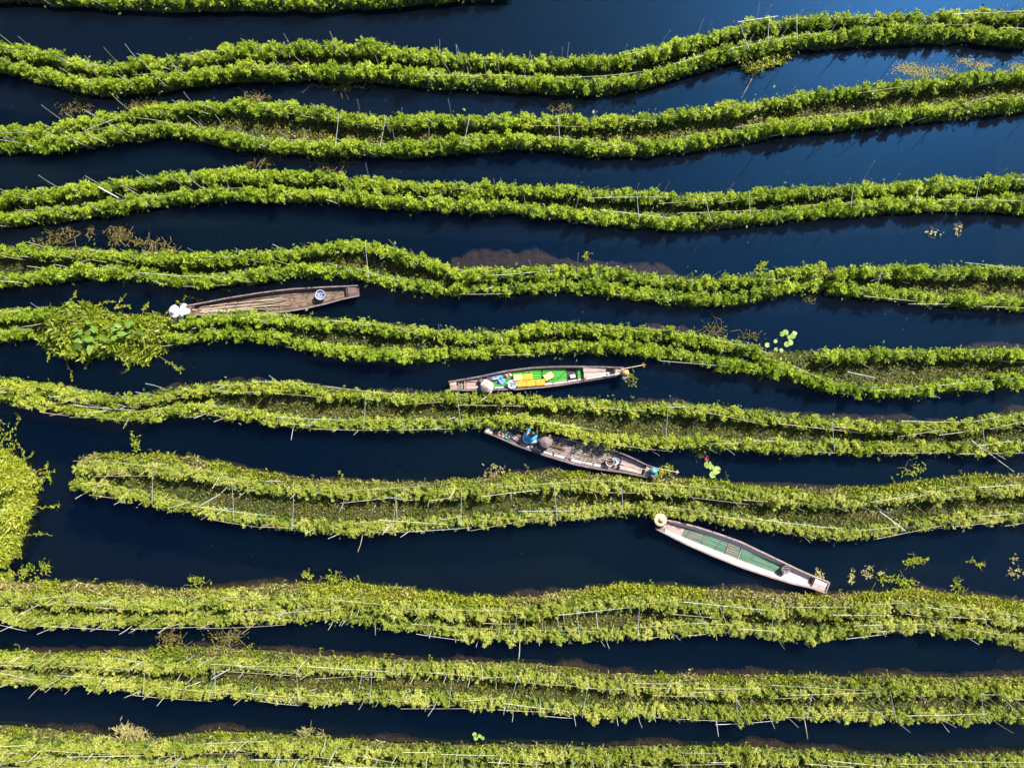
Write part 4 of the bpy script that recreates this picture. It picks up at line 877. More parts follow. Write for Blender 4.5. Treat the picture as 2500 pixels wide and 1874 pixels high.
# ---- boat 2: boat with yellow cans
b2 = Boat((1060, 860), 4.096, [(145, 290), (300, 265), (470, 235), (700, 185), (960, 150), (1200, 138), (1500, 138), (1700, 143), (1900, 150)],
          [(150, 378), (300, 380), (500, 379), (830, 372), (1100, 350), (1300, 325), (1500, 290), (1700, 258), (1892, 222)],
          'grey-brown wooden boat with bright green floor, yellow cans and yellow engine', dict(hull=M['hull_grey'], gun=M['hull_grey'], strake=M['hull_grey']), ff=0.78)
u = b2.u
b2.slats(u(160), u(228), 2, M['plank_tan'], -0.85, 0.85, z=b2.zg(u(190)) - 0.07, name='end_deck_board', gap=0.12)
b2.slats(u(262), u(300), 3, M['plank_tan'], -0.7, 0.7, gap=0.06); b2.slats(u(318), u(470), 4, M['plank_pink'], -0.74, 0.74, gap=0.06)
b2.beam(u(308), M['plank_tan'], 0.035, b2.zg(u(308)) - 0.08, v=0.8); b2.beam(u(245), M['hull_grey'], 0.05, b2.zg(u(245)) - 0.1, v=0.85)
for (x0, x1) in ((472, 700), (704, 950), (956, 1078), (1084, 1188), (1194, 1328), (1438, 1490)):
    b2.slats(u(x0), u(x1), 6, M['green'], -0.56, 0.74, gap=0.26, z=0.10); b2.plank('slat_gap_shade', u(x0), u(x1), -0.56, 0.74, 0.085, M['dark'], 0.006)  # dark sheet under the slats paints shade into their gaps
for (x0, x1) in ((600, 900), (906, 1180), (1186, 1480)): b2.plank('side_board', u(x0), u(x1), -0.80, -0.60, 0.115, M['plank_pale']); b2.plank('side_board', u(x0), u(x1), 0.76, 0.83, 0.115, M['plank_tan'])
b2.slats(u(1497), u(1716), 6, M['plank_pink'], -0.86, 0.86, z=b2.zg(u(1600)) - 0.05, name='deck_board', gap=0.06)
b2.slats(u(1730), u(1790), 3, M['plank_tan'], -0.7, 0.7, gap=0.06); b2.beam(u(1798), M['dark'], 0.05, b2.zg(u(1798)) - 0.05, v=0.92)
b2.slats(u(1806), u(1888), 3, M['plank_tan'], -0.85, 0.85, z=b2.zg(u(1840)) - 0.07, name='end_deck_board', gap=0.06)
b2.beam(u(1333), M['dark'], 0.03, 0.11, v=0.76); b2.beam(u(1432), M['dark'], 0.03, 0.11, v=0.76)
V, F = [], []
pit = b2.plank('well_shade_sheet', u(1338), u(1428), -0.55, 0.72, 0.075, M['dark'], 0.006)  # dark sheet painting the shade of the open well
v, f = box(b2.spot(1385, 238, 0.15), (0.20, 0.13, 0.09), b2.ang() + 0.1, 0.012)
o = obj('bailing_box', v, f, M['shirt_cream']); tag(o, 'small cream box in the dark well of the yellow-can boat', 'box')

def jerrycan(p, rz, mat, label, flip=1, tilt=(0, 0)):
    """plastic can lying on its broad side: body, handle, neck and cap"""
    root = thing('jerrycan', p, label, 'jerrycan', 'plastic cans in the green-floored boat')
    c, s_ = math.cos(rz), math.sin(rz)
    def L(x, y, z): return p + np.array([x * c - y * s_, x * s_ + y * c, z])
    v, f = box(L(0, 0, 0.10), (0.345, 0.235, 0.19), rz, 0.018, tilt); obj('body', v, f, mat, root)
    for dx in (-0.09, 0.0, 0.09):
        v, f = box(L(dx, 0, 0.198), (0.018, 0.17, 0.008), rz, 0.003, tilt); obj('moulded_rib', v, f, mat, root)
    v, f = tube(np.array([L(flip * 0.165, -0.06, 0.13), L(flip * 0.20, -0.045, 0.13), L(flip * 0.205, 0.03, 0.13), L(flip * 0.165, 0.045, 0.13)]), 0.012, 6); obj('handle', v, f, mat, root)
    v, f = tube(np.array([L(flip * 0.165, 0.08, 0.10), L(flip * 0.205, 0.08, 0.10)]), 0.024, 8); obj('cap', v, f, M['white_pl'], root)
    return root
an = b2.ang()
for (x, y, da, mt, lab, fl) in ((838, 250, 0.0, 'cream_pl', 'bleached pale can nearest the flowered bundle, upper row of cans', 1), (932, 246, 0.05, 'yellow', 'deep yellow can in the upper row beside the bleached one', 1),
                                (872, 313, 0.02, 'yellow', 'yellow can in the lower row next to the white bucket', -1), (965, 308, 0.03, 'yellow', 'yellow can in the middle of the lower row of three', -1), (1060, 300, 0.04, 'yellow', 'deep yellow can at the right end of the lower row', -1),
                                (1140, 240, 0.42, 'cream_pl', 'pale can lying askew apart from the other cans', 1)):
    jerrycan(b2.spot(x, y, 0.125), an + da, M[mt], lab, fl)
pail('bucket', 'white bucket with a crumpled plastic bag beside the yellow cans', b2.spot(780, 318, 0.12), 0.165, 0.27, M['white_pl'], M['bag'], 0.10, seed=2)
def cloth(name, label, cat, c, outline, mat, z0, amp, seed):
    """crumpled cloth: fan of rings inside an outline, folded up and down, with thickness"""
    rng = np.random.default_rng(seed); O = np.array(outline, float); K = 36; n = len(O); t = np.linspace(0, n, K, endpoint=False); i = t.astype(int) % n; f = (t - np.floor(t))[:, None]
    Q = O[i] * (1 - f) + O[(i + 1) % n] * f; c0 = Q.mean(0); V = []
    ph = rng.uniform(0, 6.28, 4)
    for s_ in (1.0, 0.8, 0.6, 0.4, 0.2):
        q = c0 + (Q - c0) * s_; z = z0 + amp * (1 - s_ ** 3) * 0.8 + amp * 0.6 * np.sin(q[:, 0] * 38 + q[:, 1] * 22 + ph[0]) * np.minimum(1, 1.2 - s_) + amp * 0.35 * np.sin(q[:, 1] * 60 - q[:, 0] * 20 + ph[1]) * np.minimum(1, 1.2 - s_)
        V.append(np.column_stack([q, np.maximum(z, z0 + 0.004)]))
    V.append(np.column_stack([Q, np.full(K, z0)])); V.append([[c0[0], c0[1], z0 + amp]]); V = np.vstack(V); F = []
    for r_ in range(4):
        for k in range(K): F.append((r_ * K + k, r_ * K + (k + 1) % K, (r_ + 1) * K + (k + 1) % K, (r_ + 1) * K + k))
    for k in range(K): F.append((4 * K + k, 4 * K + (k + 1) % K, 6 * K)); F.append((5 * K + k, 5 * K + (k + 1) % K, (k + 1) % K, k))
    F.append(tuple(range(5 * K, 6 * K))[::-1])
    return tag(obj(name, V, F, mat, smooth=True), label, cat)
def outl(b, pts, z): return [b.spot(x, y, z)[:2] for x, y in pts]
cloth('blue_jacket', 'rumpled blue jacket spread on the green boat floor', 'jacket', None, outl(b2, [(545, 238), (600, 228), (665, 222), (690, 245), (712, 268), (705, 300), (690, 330), (640, 318), (600, 290), (620, 275), (655, 268), (600, 262), (555, 258)], 0.2), M['bluecloth'], 0.125, 0.09, 5)
cloth('cloth_bundle', 'pink flowered cloth bundle between blue jacket and pale can', 'bundle', None, outl(b2, [(690, 225), (730, 208), (768, 205), (776, 235), (750, 250), (705, 255)], 0.2), M['floral'], 0.125, 0.13, 6)
pr = thing('paddle', b2.spot(470, 278, 0.2), 'wooden paddle lying lengthwise with its blade on the blue jacket', 'paddle')
v, f = tube(np.array([b2.spot(315, 293, 0.21), b2.spot(470, 279, 0.22), b2.spot(560, 270, 0.235)]), 0.018, 7); obj('shaft', v, f, M['plank_tan'], pr)
q = [b2.spot(x, y, 0.25) for x, y in ((548, 266), (590, 256), (640, 252), (655, 260), (640, 268), (590, 274), (552, 275))]
V = np.vstack([q, np.array(q) - [0, 0, 0.018]]); F = [tuple(range(7))[::-1], tuple(range(7, 14))] + [(i, (i + 1) % 7, 7 + (i + 1) % 7, 7 + i) for i in range(7)]
obj('blade', V, F, M['plank_tan'], pr)

def engine(b, label, xt, yt, tank, tail, tiller, blk, dz=0.42):
    """long-tail engine: tank, cap, block, flywheel, tiller pole and propeller shaft"""
    p = b.spot(xt, yt, dz); a = b.ang(); root = thing('longtail_engine', p - [0, 0, 0.1], label, 'engine', 'long-tail engines on the boat sterns')
    v, f = box(p + [0, 0, 0.16], (0.24, 0.20, 0.15), a, 0.025); tk = obj('fuel_tank', v, f, tank, root, smooth=True)
    v, f = tube(np.array([p + [0, 0, 0.23], p + [0, 0, 0.262]]), 0.035, 10); obj('filler_cap', v, f, M['shaft'], tk)
    q = b.spot(*blk, dz)
    v, f = box((p + q) / 2 + [0, 0, 0.0], (0.22, 0.30, 0.16), a, 0.02); obj('engine_block', v, f, M['metal'], root)
    vv, ff_ = lathe([(0.001, -0.03), (0.085, -0.03), (0.095, -0.01), (0.095, 0.02), (0.07, 0.03), (0.03, 0.03), (0.001, 0.025)], 16); obj('recoil_cover', vv + (q + [-0.03, 0, 0.11]), ff_, M['metal'], root, smooth=True)
    v, f = box(q + [0.09, 0.03, 0.07], (0.10, 0.13, 0.08), a, 0.015); obj('muffler', v, f, M['metal'], root)
    v, f = box(p - [0, 0, 0.06], (0.12, 0.12, 0.10), a, 0.01); obj('swivel_mount', v, f, M['black'], root)
    t0, t1_ = [b.spot(*c) for c in tail]; v, f = tube(np.array([t0, t1_]), 0.017, 6); sh = obj('tail_shaft', v, f, M['shaft'], root)
    d = (t1_ - t0) / np.linalg.norm(t1_ - t0); sd_ = np.array([-d[1], d[0], 0]); Vp, Fp = tube(np.array([t1_ - d * 0.02, t1_ + d * 0.10]), 0.03, 8)
    o_ = len(Vp); Vp = list(Vp)
    for sg in (1, -1):
        k = len(Vp); c_ = t1_ + d * 0.04; Vp += [c_ + sg * sd_ * 0.02, c_ + sg * sd_ * 0.085 + d * 0.035 + np.array([0, 0, 0.02]), c_ + sg * sd_ * 0.09 - d * 0.02 - np.array([0, 0, 0.02]), c_ + sg * sd_ * 0.03 - d * 0.02]; Fp.append((k, k + 1, k + 2, k + 3))
    obj('propeller', np.array(Vp), Fp, M['yellow'] if tank is M['tank_y'] else M['shaft'], sh)
    h = [b.spot(*c) for c in tiller]; v, f = tube(np.array(h), 0.015, 6); tl = obj('tiller_pole', v, f, M['shaft'] if tank is M['tank_t'] else M['white_pl'], root)
    d = (h[0] - h[1]) / np.linalg.norm(h[0] - h[1]); v, f = tube(np.array([h[0] - d * 0.14, h[0] + d * 0.02]), 0.024, 7); obj('grip', v, f, M['black'], tl)
    return root
engine(b2, 'engine with yellow tank at the stern of the yellow-can boat', 1906, 203, M['tank_y'], ((1870, 168, 0.5), (2085, 127, 0.25)), ((1480, 268, 0.42), (1730, 232, 0.46), (1890, 208, 0.5)), (1905, 250))
cloth('rag', 'pale blue rag tied on the tiller pole behind the wooden deck', 'rag', None, outl(b2, [(1712, 205), (1735, 195), (1748, 215), (1745, 242), (1722, 238)], 0.45), M['pants_pale'], 0.455, 0.05, 8)

# ---- boat 3: grey boat under the hedge
b3 = Boat((1150, 1010), 4.514, [(205, 92), (380, 135), (560, 185), (800, 225), (1000, 265), (1300, 325), (1500, 375), (1650, 425), (1800, 490), (1930, 555), (2062, 598)],
          [(130, 192), (250, 238), (380, 295), (500, 350), (800, 457), (1150, 562), (1400, 610), (1700, 650), (1880, 685), (2030, 712)],
          'grey weathered boat with dark slatted floor and teal engine, two people aboard', dict(hull=M['hull_violet'], gun=M['hull_grey']), ff=0.80)
u = b3.u
b3.slats(u(170), u(250), 2, M['plank_pale'], -0.85, 0.85, z=b3.zg(u(200)) - 0.07, name='end_deck_board', gap=0.05); b3.beam(u(258), M['dark'], 0.05, b3.zg(u(258)) - 0.06, v=0.95, arch=0.05)
b3.slats(u(268), u(480), 5, M['hull_brown'], -0.75, 0.75, gap=0.12)
b3.slats(u(300), u(380), 2, M['plank_tan'], -0.72, -0.1, gap=0.1, z=b3.floor_z(u(300)) + 0.02)
for (x0, x1) in ((490, 745), (750, 1005)): b3.slats(u(x0), u(x1), 7, [M['plank_dark'], M['plank_grey']], -0.55, 0.60, gap=0.34, z=0.11); b3.plank('slat_gap_shade', u(x0), u(x1), -0.56, 0.60, 0.09, M['dark'], 0.006)  # added dark sheet below makes the slat gaps look shaded
for (x0, x1) in ((1128, 1330), (1335, 1515)): b3.slats(u(x0), u(x1), 7, [M['plank_grey'], M['plank_grey'], M['plank_dark']], -0.55, 0.60, gap=0.34, z=0.11); b3.plank('slat_gap_shade', u(x0), u(x1), -0.56, 0.60, 0.09, M['dark'], 0.006)  # same painted shade sheet beneath these slats
b3.beam(u(1008), M['plank_grey'], 0.04, 0.12, v=0.62); b3.beam(u(1122), M['plank_grey'], 0.04, 0.12, v=0.66)
b3.plank('bilge_board', u(1014), u(1116), -0.66, 0.4, 0.085, M['hull_grey'], 0.008)
for i, x in enumerate((560, 690, 820, 950, 1140, 1260, 1385, 1500)):       # side boards between the ribs, sunlit look put into their paler colour
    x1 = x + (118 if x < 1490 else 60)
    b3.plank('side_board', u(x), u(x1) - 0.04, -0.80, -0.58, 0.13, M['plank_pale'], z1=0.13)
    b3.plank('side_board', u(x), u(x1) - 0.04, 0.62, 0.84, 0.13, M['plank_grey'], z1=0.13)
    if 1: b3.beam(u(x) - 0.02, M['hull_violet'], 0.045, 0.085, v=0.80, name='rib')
b3.slats(u(1520), u(1640), 4, M['plank_tan'], -0.7, 0.7, gap=0.16); b3.beam(u(1648), M['dark'], 0.05, b3.zg(u(1648)) - 0.10, v=0.85)
b3.slats(u(1656), u(1900), 3, M['plank_pink'], -0.74, 0.74, gap=0.10, z=None); b3.beam(u(1908), M['dark'], 0.05, b3.zg(u(1908)) - 0.05, v=0.95, arch=0.04)
b3.slats(u(1920), u(2030), 2, M['plank_pink'], -0.9, 0.9, z=b3.zg(u(1980)) - 0.07, name='end_deck_board', gap=0.06)
engine(b3, 'engine with teal tank at the stern of the grey boat', 2004, 622, M['tank_t'], ((2010, 590, 0.5), (2260, 640, 0.22)), ((1640, 560, 0.40), (1800, 590, 0.44), (1985, 622, 0.5)), (2010, 672))
for i in range(7):                                    # dark canes lying along the floor
    rng = np.random.default_rng(3300 + i); xa = rng.uniform(420, 560); xb = rng.uniform(960, 1065); va = rng.uniform(0.05, 0.5)
    pts = np.array([b3.w(u(xa) + (u(xb) - u(xa)) * t, va - 0.12 * t + 0.03 * i * 0.3, 0.165 + 0.02 * (i % 3)) for t in np.linspace(0, 1, 6)])
    v, f = tube(pts, np.linspace(0.024, 0.017, 6), 6)
    tag(obj('dark_cane', v, f, M['plank_brown'], grain=np.stack([v[:, 0], v[:, 2] * 3, v[:, 1]], 1)), 'dark cane in the bundle lying under the brown-hatted person', 'cane', 'dark canes in the grey boat')
pail('open_sack', 'open white and green sack standing in the grey boat', b3.spot(1522, 520, 0.14), 0.155, 0.26, M['bag'], M['hull_brown'], 0.05, seed=3)
for i, (x, y, mt, lab) in enumerate(((1608, 505, 'pants_pale', 'pale blue cup, uppermost of the clutter beside the open sack'), (1600, 550, 'white_pl', 'white bottle lying in the clutter beside the open sack'), (1640, 568, 'pants_pale', 'bluish bottle, rightmost of the clutter beside the open sack'), (400, 250, 'tank_t', 'small teal cup near the bow of the grey boat'))):
    p = b3.spot(x, y, 0.15 if i < 3 else 0.2); root = thing('bottle' if i in (1, 2) else 'cup', p, lab, 'bottle' if i in (1, 2) else 'cup')
    if i in (1, 2):
        v, f = tube(np.array([[-0.10, 0, 0.04], [0.05, 0, 0.04], [0.08, 0, 0.04], [0.12, 0, 0.04]]), [0.038, 0.038, 0.018, 0.016], 9); ca = 0.6 * i; R_ = np.array([[math.cos(ca), -math.sin(ca), 0], [math.sin(ca), math.cos(ca), 0], [0, 0, 1]])
        obj('bottle_body', v @ R_.T + p, f, M[mt], root, smooth=True); v, f = tube(np.array([[0.115, 0, 0.04], [0.145, 0, 0.04]]), 0.019, 8); obj('bottle_cap', v @ R_.T + p, f, M['bluecloth'], root)
    else:
        v, f = lathe([(0.05, 0), (0.065, 0.10), (0.07, 0.11), (0.062, 0.10), (0.046, 0.012), (0.001, 0.012)], 12); f.append(tuple(range(12))[::-1]); obj('cup_body', v + p, f, M[mt], root, smooth=True)
        v, f = tube(np.array([[0.06, 0, 0.08], [0.095, 0, 0.07], [0.09, 0, 0.035], [0.055, 0, 0.03]]), 0.007, 5); obj('handle', v + p, f, M[mt], root)
cloth('net_heap', 'dark heap of netting and scraps in the bow of the grey boat', 'net', None, outl(b3, [(280, 150), (360, 170), (450, 205), (540, 240), (560, 280), (500, 300), (430, 270), (340, 215), (290, 185)], 0.2), M['net'], 0.145, 0.05, 12)

# ---- boat 4: pale boat with faded green floor
b4 = Boat((1560, 1230), 4.424, [(262, 158), (380, 178), (600, 232), (850, 312), (1100, 402), (1400, 545), (1700, 690), (1880, 770), (2030, 825)],
          [(122, 232), (250, 300), (500, 430), (800, 562), (1100, 682), (1400, 782), (1650, 857), (1840, 895), (1985, 947)],
          'whitewashed wooden boat with faded green slatted floor', dict(hull=M['hull_grey'], gun=M['plank_pink'], strake=M['plank_pale']), ff=0.52, zg=0.29)
u = b4.u
b4.slats(u(205), u(488), 4, M['plank_pink'], -0.52, 0.52, gap=0.05)
for (x0, x1, mt, n) in ((494, 690, 'green_worn', 6), (696, 955, 'green_dull', 6), (975, 1095, 'green_worn', 5), (1116, 1590, 'green_dull', 7)): b4.plank('slat_gap_shade', u(x0), u(x1), -0.51, 0.51, 0.078 if x0 > 490 else 0.1, M['dark'], 0.004); b4.slats(u(x0), u(x1), n, [M[mt], M['green_worn'], M[mt]], -0.50, 0.50, gap=0.28)  # dark sheet laid first as painted shade between the green slats
b4.beam(u(965), M['plank_grey'], 0.035, 0.095, v=0.5); b4.beam(u(1105), M['plank_grey'], 0.035, 0.095, v=0.5)
b4.slats(u(1598), u(1850), 2, M['plank_pale'], -0.52, 0.52, gap=0.02, name='deck_board'); b4.beam(u(1862), M['dark'], 0.028, b4.zg(u(1862)) - 0.012, v=0.97, arch=0.02)
b4.slats(u(1880), u(2012), 2, [M['plank_pink'], M['plank_pale']], -0.84, 0.84, z=b4.zg(u(1950)) - 0.06, name='end_deck_board', gap=0.02)
b4.beam(u(2020), M['hull_grey'], 0.05, b4.zg(u(2010)) - 0.03, v=0.97, name='end_board')
pail('pail', 'tan-rimmed pail with black and white bag in the pale boat', b4.spot(1560, 692, 0.11), 0.15, 0.28, M['plank_tan'], M['blackwhite'], 0.08, seed=4)
# faded painted mark on the inner side
fc = bpy.data.curves.new('painted_mark', 'FONT'); fc.body = '21e'; fc.size = 0.16; fc.extrude = 0.001; fc.align_x = 'CENTER'
fo = bpy.data.objects.new('painted_mark', fc); COL.objects.link(fo)
TEXT = fo

# ------------------------------------------------------------------ people
SKINS = []
def skin_obj(name, chains, mat, parent, sub=2):
    """chains: lists of (point, radius); points closer than 1 mm are shared"""
    pts, rad, edges, keyd, roots = [], [], [], {}, []
    for ch in chains:
        prev = None
        for (p, r) in ch:
            k = tuple(np.round(p, 3))
            if k not in keyd: keyd[k] = len(pts); pts.append(np.array(p, float)); rad.append(r)
            i = keyd[k]
            if prev is not None and prev != i: edges.append((prev, i))
            prev = i
    m = bpy.data.meshes.new(name); org = ORG[parent.name]
    m.from_pydata([tuple(p - org) for p in pts], edges, []); m.materials.append(mat)
    o = bpy.data.objects.new(name, m); link(o, parent, org)
    o.modifiers.new('skin', 'SKIN'); sv = m.skin_vertices[0].data if m.skin_vertices else None
    if sv is None:
        m.attributes  # layer is made by the modifier
    for i, r in enumerate(rad):
        m.skin_vertices[0].data[i].radius = (r, r)
    # a root for every connected piece
    adj = {i: set() for i in range(len(pts))}
    for a, b in edges: adj[a].add(b); adj[b].add(a)
    seen = set()
    for i in range(len(pts)):
        if i in seen: continue
        m.skin_vertices[0].data[i].use_root = True; st = [i]
        while st:
            q = st.pop()
            if q in seen: continue
            seen.add(q); st += list(adj[q])
    o.modifiers[0].use_smooth_shade = True
    sb = o.modifiers.new('sub', 'SUBSURF'); sb.levels = sub; sb.render_levels = sub
    SKINS.append(o); return o
def person(label, j, shirt, pants, hat=None, sleeve=1.0, hair=True):
    root = thing('person', np.array([j['pelvis'][0], j['pelvis'][1], j['pelvis'][2] - 0.1]), label, 'person', 'people working from the boats')
    g = {k: np.array(v, float) for k, v in j.items()}
    mid = lambda a, b, t=0.5: g[a] * (1 - t) + g[b] * t
    hd = g['head']; up = unit(g['head'] - g['neck']); face = unit(np.array(g['face']) - hd) if 'face' in g else np.array([0, 1.0, 0])
    ch = [[(g['pelvis'], 0.115), (mid('pelvis', 'chest'), 0.105), (g['chest'], 0.12), (g['neck'], 0.05), (hd - up * 0.03, 0.075), (hd + up * 0.04, 0.088), (hd + up * 0.10, 0.06)],
          [(hd - up * 0.03, 0.075), (hd - up * 0.035 + face * 0.11, 0.016)]]
    for s_ in 'lr':
        sh, el, ha = g['sh_' + s_], g['el_' + s_], g['ha_' + s_]; d = unit(ha - el); side = unit(np.cross(d, [0, 0, 1.0]))
        ch.append([(g['chest'], 0.12), (sh, 0.058), (el, 0.042), (ha - d * 0.03, 0.027), (ha + d * 0.03, 0.034)])
        palm = ha + d * 0.03
        for k, (off, ln) in enumerate(((-0.030, 0.070), (-0.010, 0.082), (0.010, 0.078), (0.030, 0.062))):
            b_ = palm + side * off; ch.append([(b_ - d * 0.01, 0.009), (b_ + d * ln * 0.5 - np.array([0, 0, 0.012]), 0.0085), (b_ + d * ln - np.array([0, 0, 0.04]), 0.007)])
        sg = 1 if s_ == 'l' else -1
        ch.append([(ha + side * sg * 0.02, 0.010), (ha + side * sg * 0.05 + d * 0.03, 0.009), (ha + side * sg * 0.055 + d * 0.06 - np.array([0, 0, 0.02]), 0.008)])
        hp, kn, ft = g['hip_' + s_], g['kn_' + s_], g['ft_' + s_]; dd = unit(np.array([ft[0] - kn[0], ft[1] - kn[1], 0]) + 1e-4)
        ch.append([(g['pelvis'], 0.115), (hp, 0.08), (kn, 0.055), (ft, 0.038), (ft + dd * 0.10 - np.array([0, 0, 0.02]), 0.032)])
    skin_obj('body', ch, M['skin'], root)
    sc = [[(g['pelvis'] + [0, 0, 0.03], 0.135), (mid('pelvis', 'chest'), 0.13), (g['chest'], 0.145), (mid('chest', 'neck', 0.75), 0.07)]]
    tr = [[(g['pelvis'] + [0, 0, 0.02], 0.125), (g['pelvis'] - [0, 0, 0.01], 0.13)]]
    for s_ in 'lr':
        sh, el, ha = g['sh_' + s_], g['el_' + s_], g['ha_' + s_]
        sc.append([(g['chest'], 0.145), (sh, 0.078), (el * 0.9 + sh * 0.1, 0.062), (el + (ha - el) * 0.75 * sleeve, 0.046)])
        hp, kn, ft = g['hip_' + s_], g['kn_' + s_], g['ft_' + s_]
        tr.append([(g['pelvis'] - [0, 0, 0.01], 0.13), (hp, 0.098), (kn, 0.075), (kn * 0.15 + ft * 0.85, 0.055)])
    skin_obj('shirt', sc, M[shirt], root); skin_obj('trousers', tr, M[pants], root)
    # hair cap
    q = up.copy(); zax = Vector(q); rot = np.array(zax.to_track_quat('Z', 'Y').to_matrix())
    v, f = lathe([(0.100, -0.05), (0.112, 0.0), (0.108, 0.05), (0.085, 0.10), (0.05, 0.128), (0.001, 0.138)], 16); v[:, 2] += 0.01
    obj('hair', v @ rot.T + (hd - face * 0.018), f, M['hair'], root, smooth=True)
    for s_ in (-1, 1):                                # ears
        sd_ = unit(np.cross(face, up)); c_ = hd + sd_ * s_ * 0.095; v, f = lathe([(0.001, -0.012), (0.022, -0.008), (0.026, 0.0), (0.018, 0.01), (0.001, 0.006)], 8)
        rr = np.array(Vector(sd_ * s_).to_track_quat('Z', 'Y').to_matrix()); obj('ear', v @ rr.T + c_, f, M['skin'], root, smooth=True)
        e_ = hd + up * 0.012 + face * 0.083 + sd_ * s_ * 0.032; v, f = lathe([(0.001, -0.010), (0.011, -0.004), (0.012, 0.002), (0.001, 0.010)], 8); obj('eye', v + e_, f, M['hair'], root, smooth=True)
    if hat:
        prof, mt, pos, tilt, hname = hat
        v, f = lathe(prof, 32); bt = [(r_, z_ - 0.010) for r_, z_ in prof[::-1]]; v2, f2 = lathe(bt, 32); V, F = join([(v, f), (v2, f2)])
        n_ = len(prof) * 32; a_ = (len(prof) - 1) * 32
        F += [(a_ + k, a_ + (k + 1) % 32, n_ + (k + 1) % 32, n_ + k) for k in range(32)]
        F = [q_[::-1] for q_ in F]
        rot = np.array((Matrix.Rotation(tilt[0], 3, 'X') @ Matrix.Rotation(tilt[1], 3, 'Y')))
        W = V @ rot.T + pos; o = obj('hat', W, F, M[mt], root, org=np.array(pos), smooth=True)
        if hname == 'brim':
            v, f = tube(np.array([[0.098 * math.cos(t), 0.098 * math.sin(t), 0.035] for t in np.linspace(0, 2 * math.pi, 24)]), 0.006, 5, False); obj('hat_band', v @ rot.T + pos, f, M['plank_tan'], o)
    return root
CONE = [(0.001, 0.155), (0.02, 0.150), (0.07, 0.115), (0.13, 0.070), (0.19, 0.025), (0.215, 0.0)]
BRIM = [(0.001, 0.16), (0.02, 0.157), (0.045, 0.135), (0.075, 0.095), (0.095, 0.04), (0.11, 0.022), (0.16, 0.008), (0.22, -0.016), (0.236, -0.028)]
person('person in a white sunhat and white shirt leaning off the brown boat\'s tip', dict(
    pelvis=P(463, 762, 0.52), chest=P(447, 758, 0.80), neck=P(437, 758, 0.90), head=P(428, 760, 0.97), face=P(415, 761, 0.80),
    sh_l=P(444, 769, 0.82), el_l=P(443, 777, 0.58), ha_l=P(434, 787, 0.48), sh_r=P(445, 748, 0.84), el_r=P(455, 744, 0.62), ha_r=P(441, 742, 0.46),
    hip_l=P(463, 768, 0.48), kn_l=P(455, 771, 0.42), ft_l=P(473, 771, 0.38), hip_r=P(464, 756, 0.48), kn_r=P(455, 754, 0.42), ft_r=P(474, 757, 0.38)),
    'shirt_white', 'pants_dark', (BRIM, 'hat_white', P(424, 760, 1.04), (0.0, -0.28), 'brim'))
person('person under a pale straw cone hat crouched in the yellow-can boat', dict(
    pelvis=P(1184, 932, 0.26), chest=P(1187, 938, 0.52), neck=P(1189, 941, 0.64), head=P(1190, 943, 0.73), face=P(1191, 952, 0.66),
    sh_l=P(1199, 938, 0.56), el_l=P(1200, 951, 0.44), ha_l=P(1194, 962, 0.46), sh_r=P(1177, 940, 0.56), el_r=P(1178, 953, 0.44), ha_r=P(1186, 962, 0.46),
    hip_l=P(1190, 930, 0.24), kn_l=P(1201, 925, 0.26), ft_l=P(1189, 921, 0.17), hip_r=P(1178, 930, 0.24), kn_r=P(1169, 931, 0.26), ft_r=P(1176, 922, 0.17)),
    'shirt_cream', 'pants_dark', (CONE, 'hat_straw', P(1191, 943.5, 0.79), (0.12, 0.0), 'cone'))
person('bareheaded person in a turquoise shirt reaching from the grey boat into the hedge', dict(
    pelvis=P(1287, 1074, 0.27), chest=P(1291, 1068, 0.55), neck=P(1296, 1063, 0.65), head=P(1300, 1059, 0.73), face=P(1308, 1051, 0.66),
    sh_l=P(1288, 1059, 0.58), el_l=P(1291, 1050, 0.56), ha_l=P(1295, 1041, 0.56), sh_r=P(1300, 1071, 0.56), el_r=P(1309, 1066, 0.46), ha_r=P(1312, 1056, 0.48),
    hip_l=P(1281, 1068, 0.24), kn_l=P(1284, 1057, 0.32), ft_l=P(1291, 1055, 0.18), hip_r=P(1292, 1078, 0.24), kn_r=P(1312, 1076, 0.24), ft_r=P(1318, 1070, 0.18)),
    'shirt_blue', 'pants_pale', None)
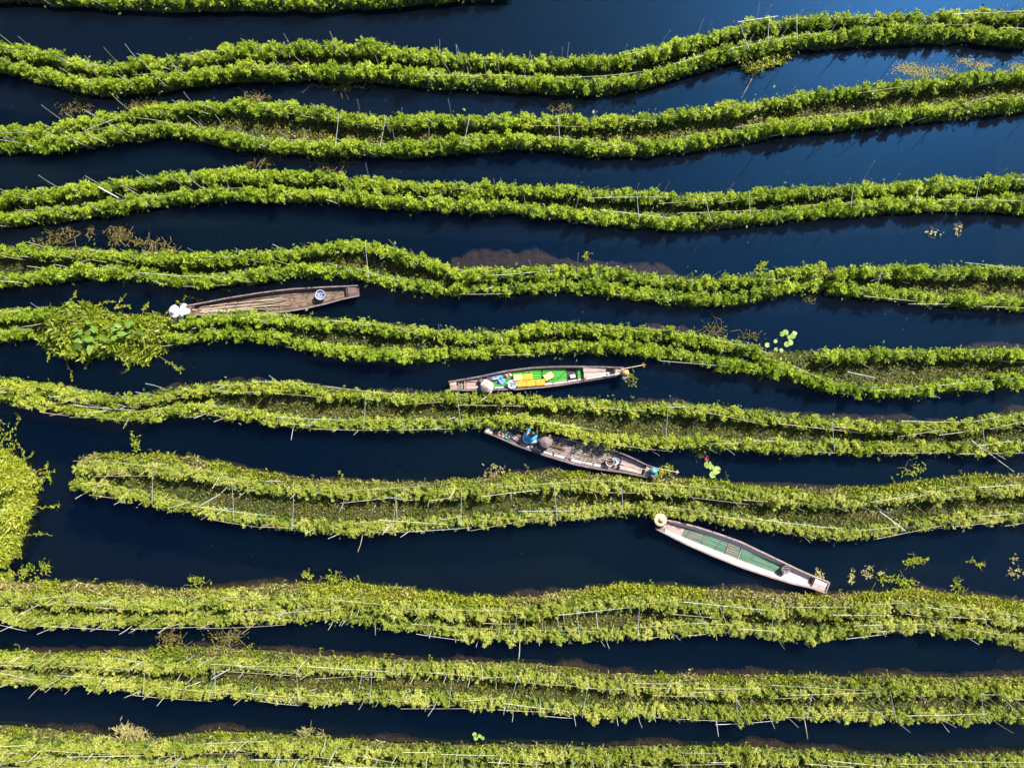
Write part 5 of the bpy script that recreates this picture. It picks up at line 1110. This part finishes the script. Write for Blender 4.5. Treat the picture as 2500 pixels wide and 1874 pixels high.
person('person under a grey-brown cone hat sitting in the middle of the grey boat', dict(
    pelvis=P(1331, 1087, 0.27), chest=P(1332, 1083, 0.54), neck=P(1332, 1081, 0.64), head=P(1332, 1079.5, 0.72), face=P(1334, 1070, 0.66),
    sh_l=P(1321, 1082, 0.56), el_l=P(1317, 1077, 0.40), ha_l=P(1319, 1067, 0.36), sh_r=P(1343, 1083, 0.56), el_r=P(1347, 1076, 0.46), ha_r=P(1344, 1067, 0.48),
    hip_l=P(1325, 1086, 0.24), kn_l=P(1319, 1076, 0.30), ft_l=P(1326, 1071, 0.18), hip_r=P(1337, 1087, 0.24), kn_r=P(1345, 1079, 0.30), ft_r=P(1338, 1073, 0.18)),
    'shirt_grey', 'shirt_grey', (CONE, 'hat_brown', P(1332, 1079.4, 0.78), (-0.05, 0.03), 'cone'))
person('person in purple under a wide golden straw hat on the pale boat\'s tip', dict(
    pelvis=P(1611, 1279, 0.42), chest=P(1613, 1276, 0.68), neck=P(1613, 1272, 0.79), head=P(1613, 1270, 0.88), face=P(1614, 1259, 0.80),
    sh_l=P(1602, 1275, 0.71), el_l=P(1601, 1269, 0.54), ha_l=P(1607, 1258, 0.54), sh_r=P(1624, 1276, 0.71), el_r=P(1625, 1269, 0.54), ha_r=P(1618, 1258, 0.54),
    hip_l=P(1605, 1279, 0.40), kn_l=P(1602, 1268, 0.48), ft_l=P(1606, 1272, 0.34), hip_r=P(1617, 1280, 0.40), kn_r=P(1624, 1270, 0.48), ft_r=P(1618, 1274, 0.34)),
    'shirt_purple', 'shirt_purple', (BRIM, 'hat_gold', P(1613, 1268.5, 0.95), (-0.12, 0.10), 'brim'))

# turn the skinned bodies and the lettering into plain meshes
dg = bpy.context.evaluated_depsgraph_get()
for o in SKINS + [TEXT]:
    me = bpy.data.meshes.new_from_object(o.evaluated_get(dg)); me.name = o.name
    if o is TEXT:
        V = np.array([v.co[:] for v in me.vertices]); F = [tuple(p.vertices) for p in me.polygons]
        uc, vc = b4.loc(1500, 768); us_, V2 = uc + V[:, 0], []
        t_ = 0.30; ff_ = b4.ff
        for (x, y, z), u_ in zip(V, us_):
            t = 0.12 + 0.75 * (y / 0.12) * 0.5; v_ = ff_ + (1 - 0.034 / b4.half(u_) - ff_) * t; zz = b4.floor_z(u_) + (b4.zg(u_) - b4.floor_z(u_)) * t
            V2.append(b4.w(u_, -(v_ - 0.014 / b4.half(u_)), zz + 0.018 + z))
        bpy.data.objects.remove(o); obj('painted_mark', np.array(V2), F, M['hull_grey'], b4.root)
    else:
        o.modifiers.clear(); o.data = me
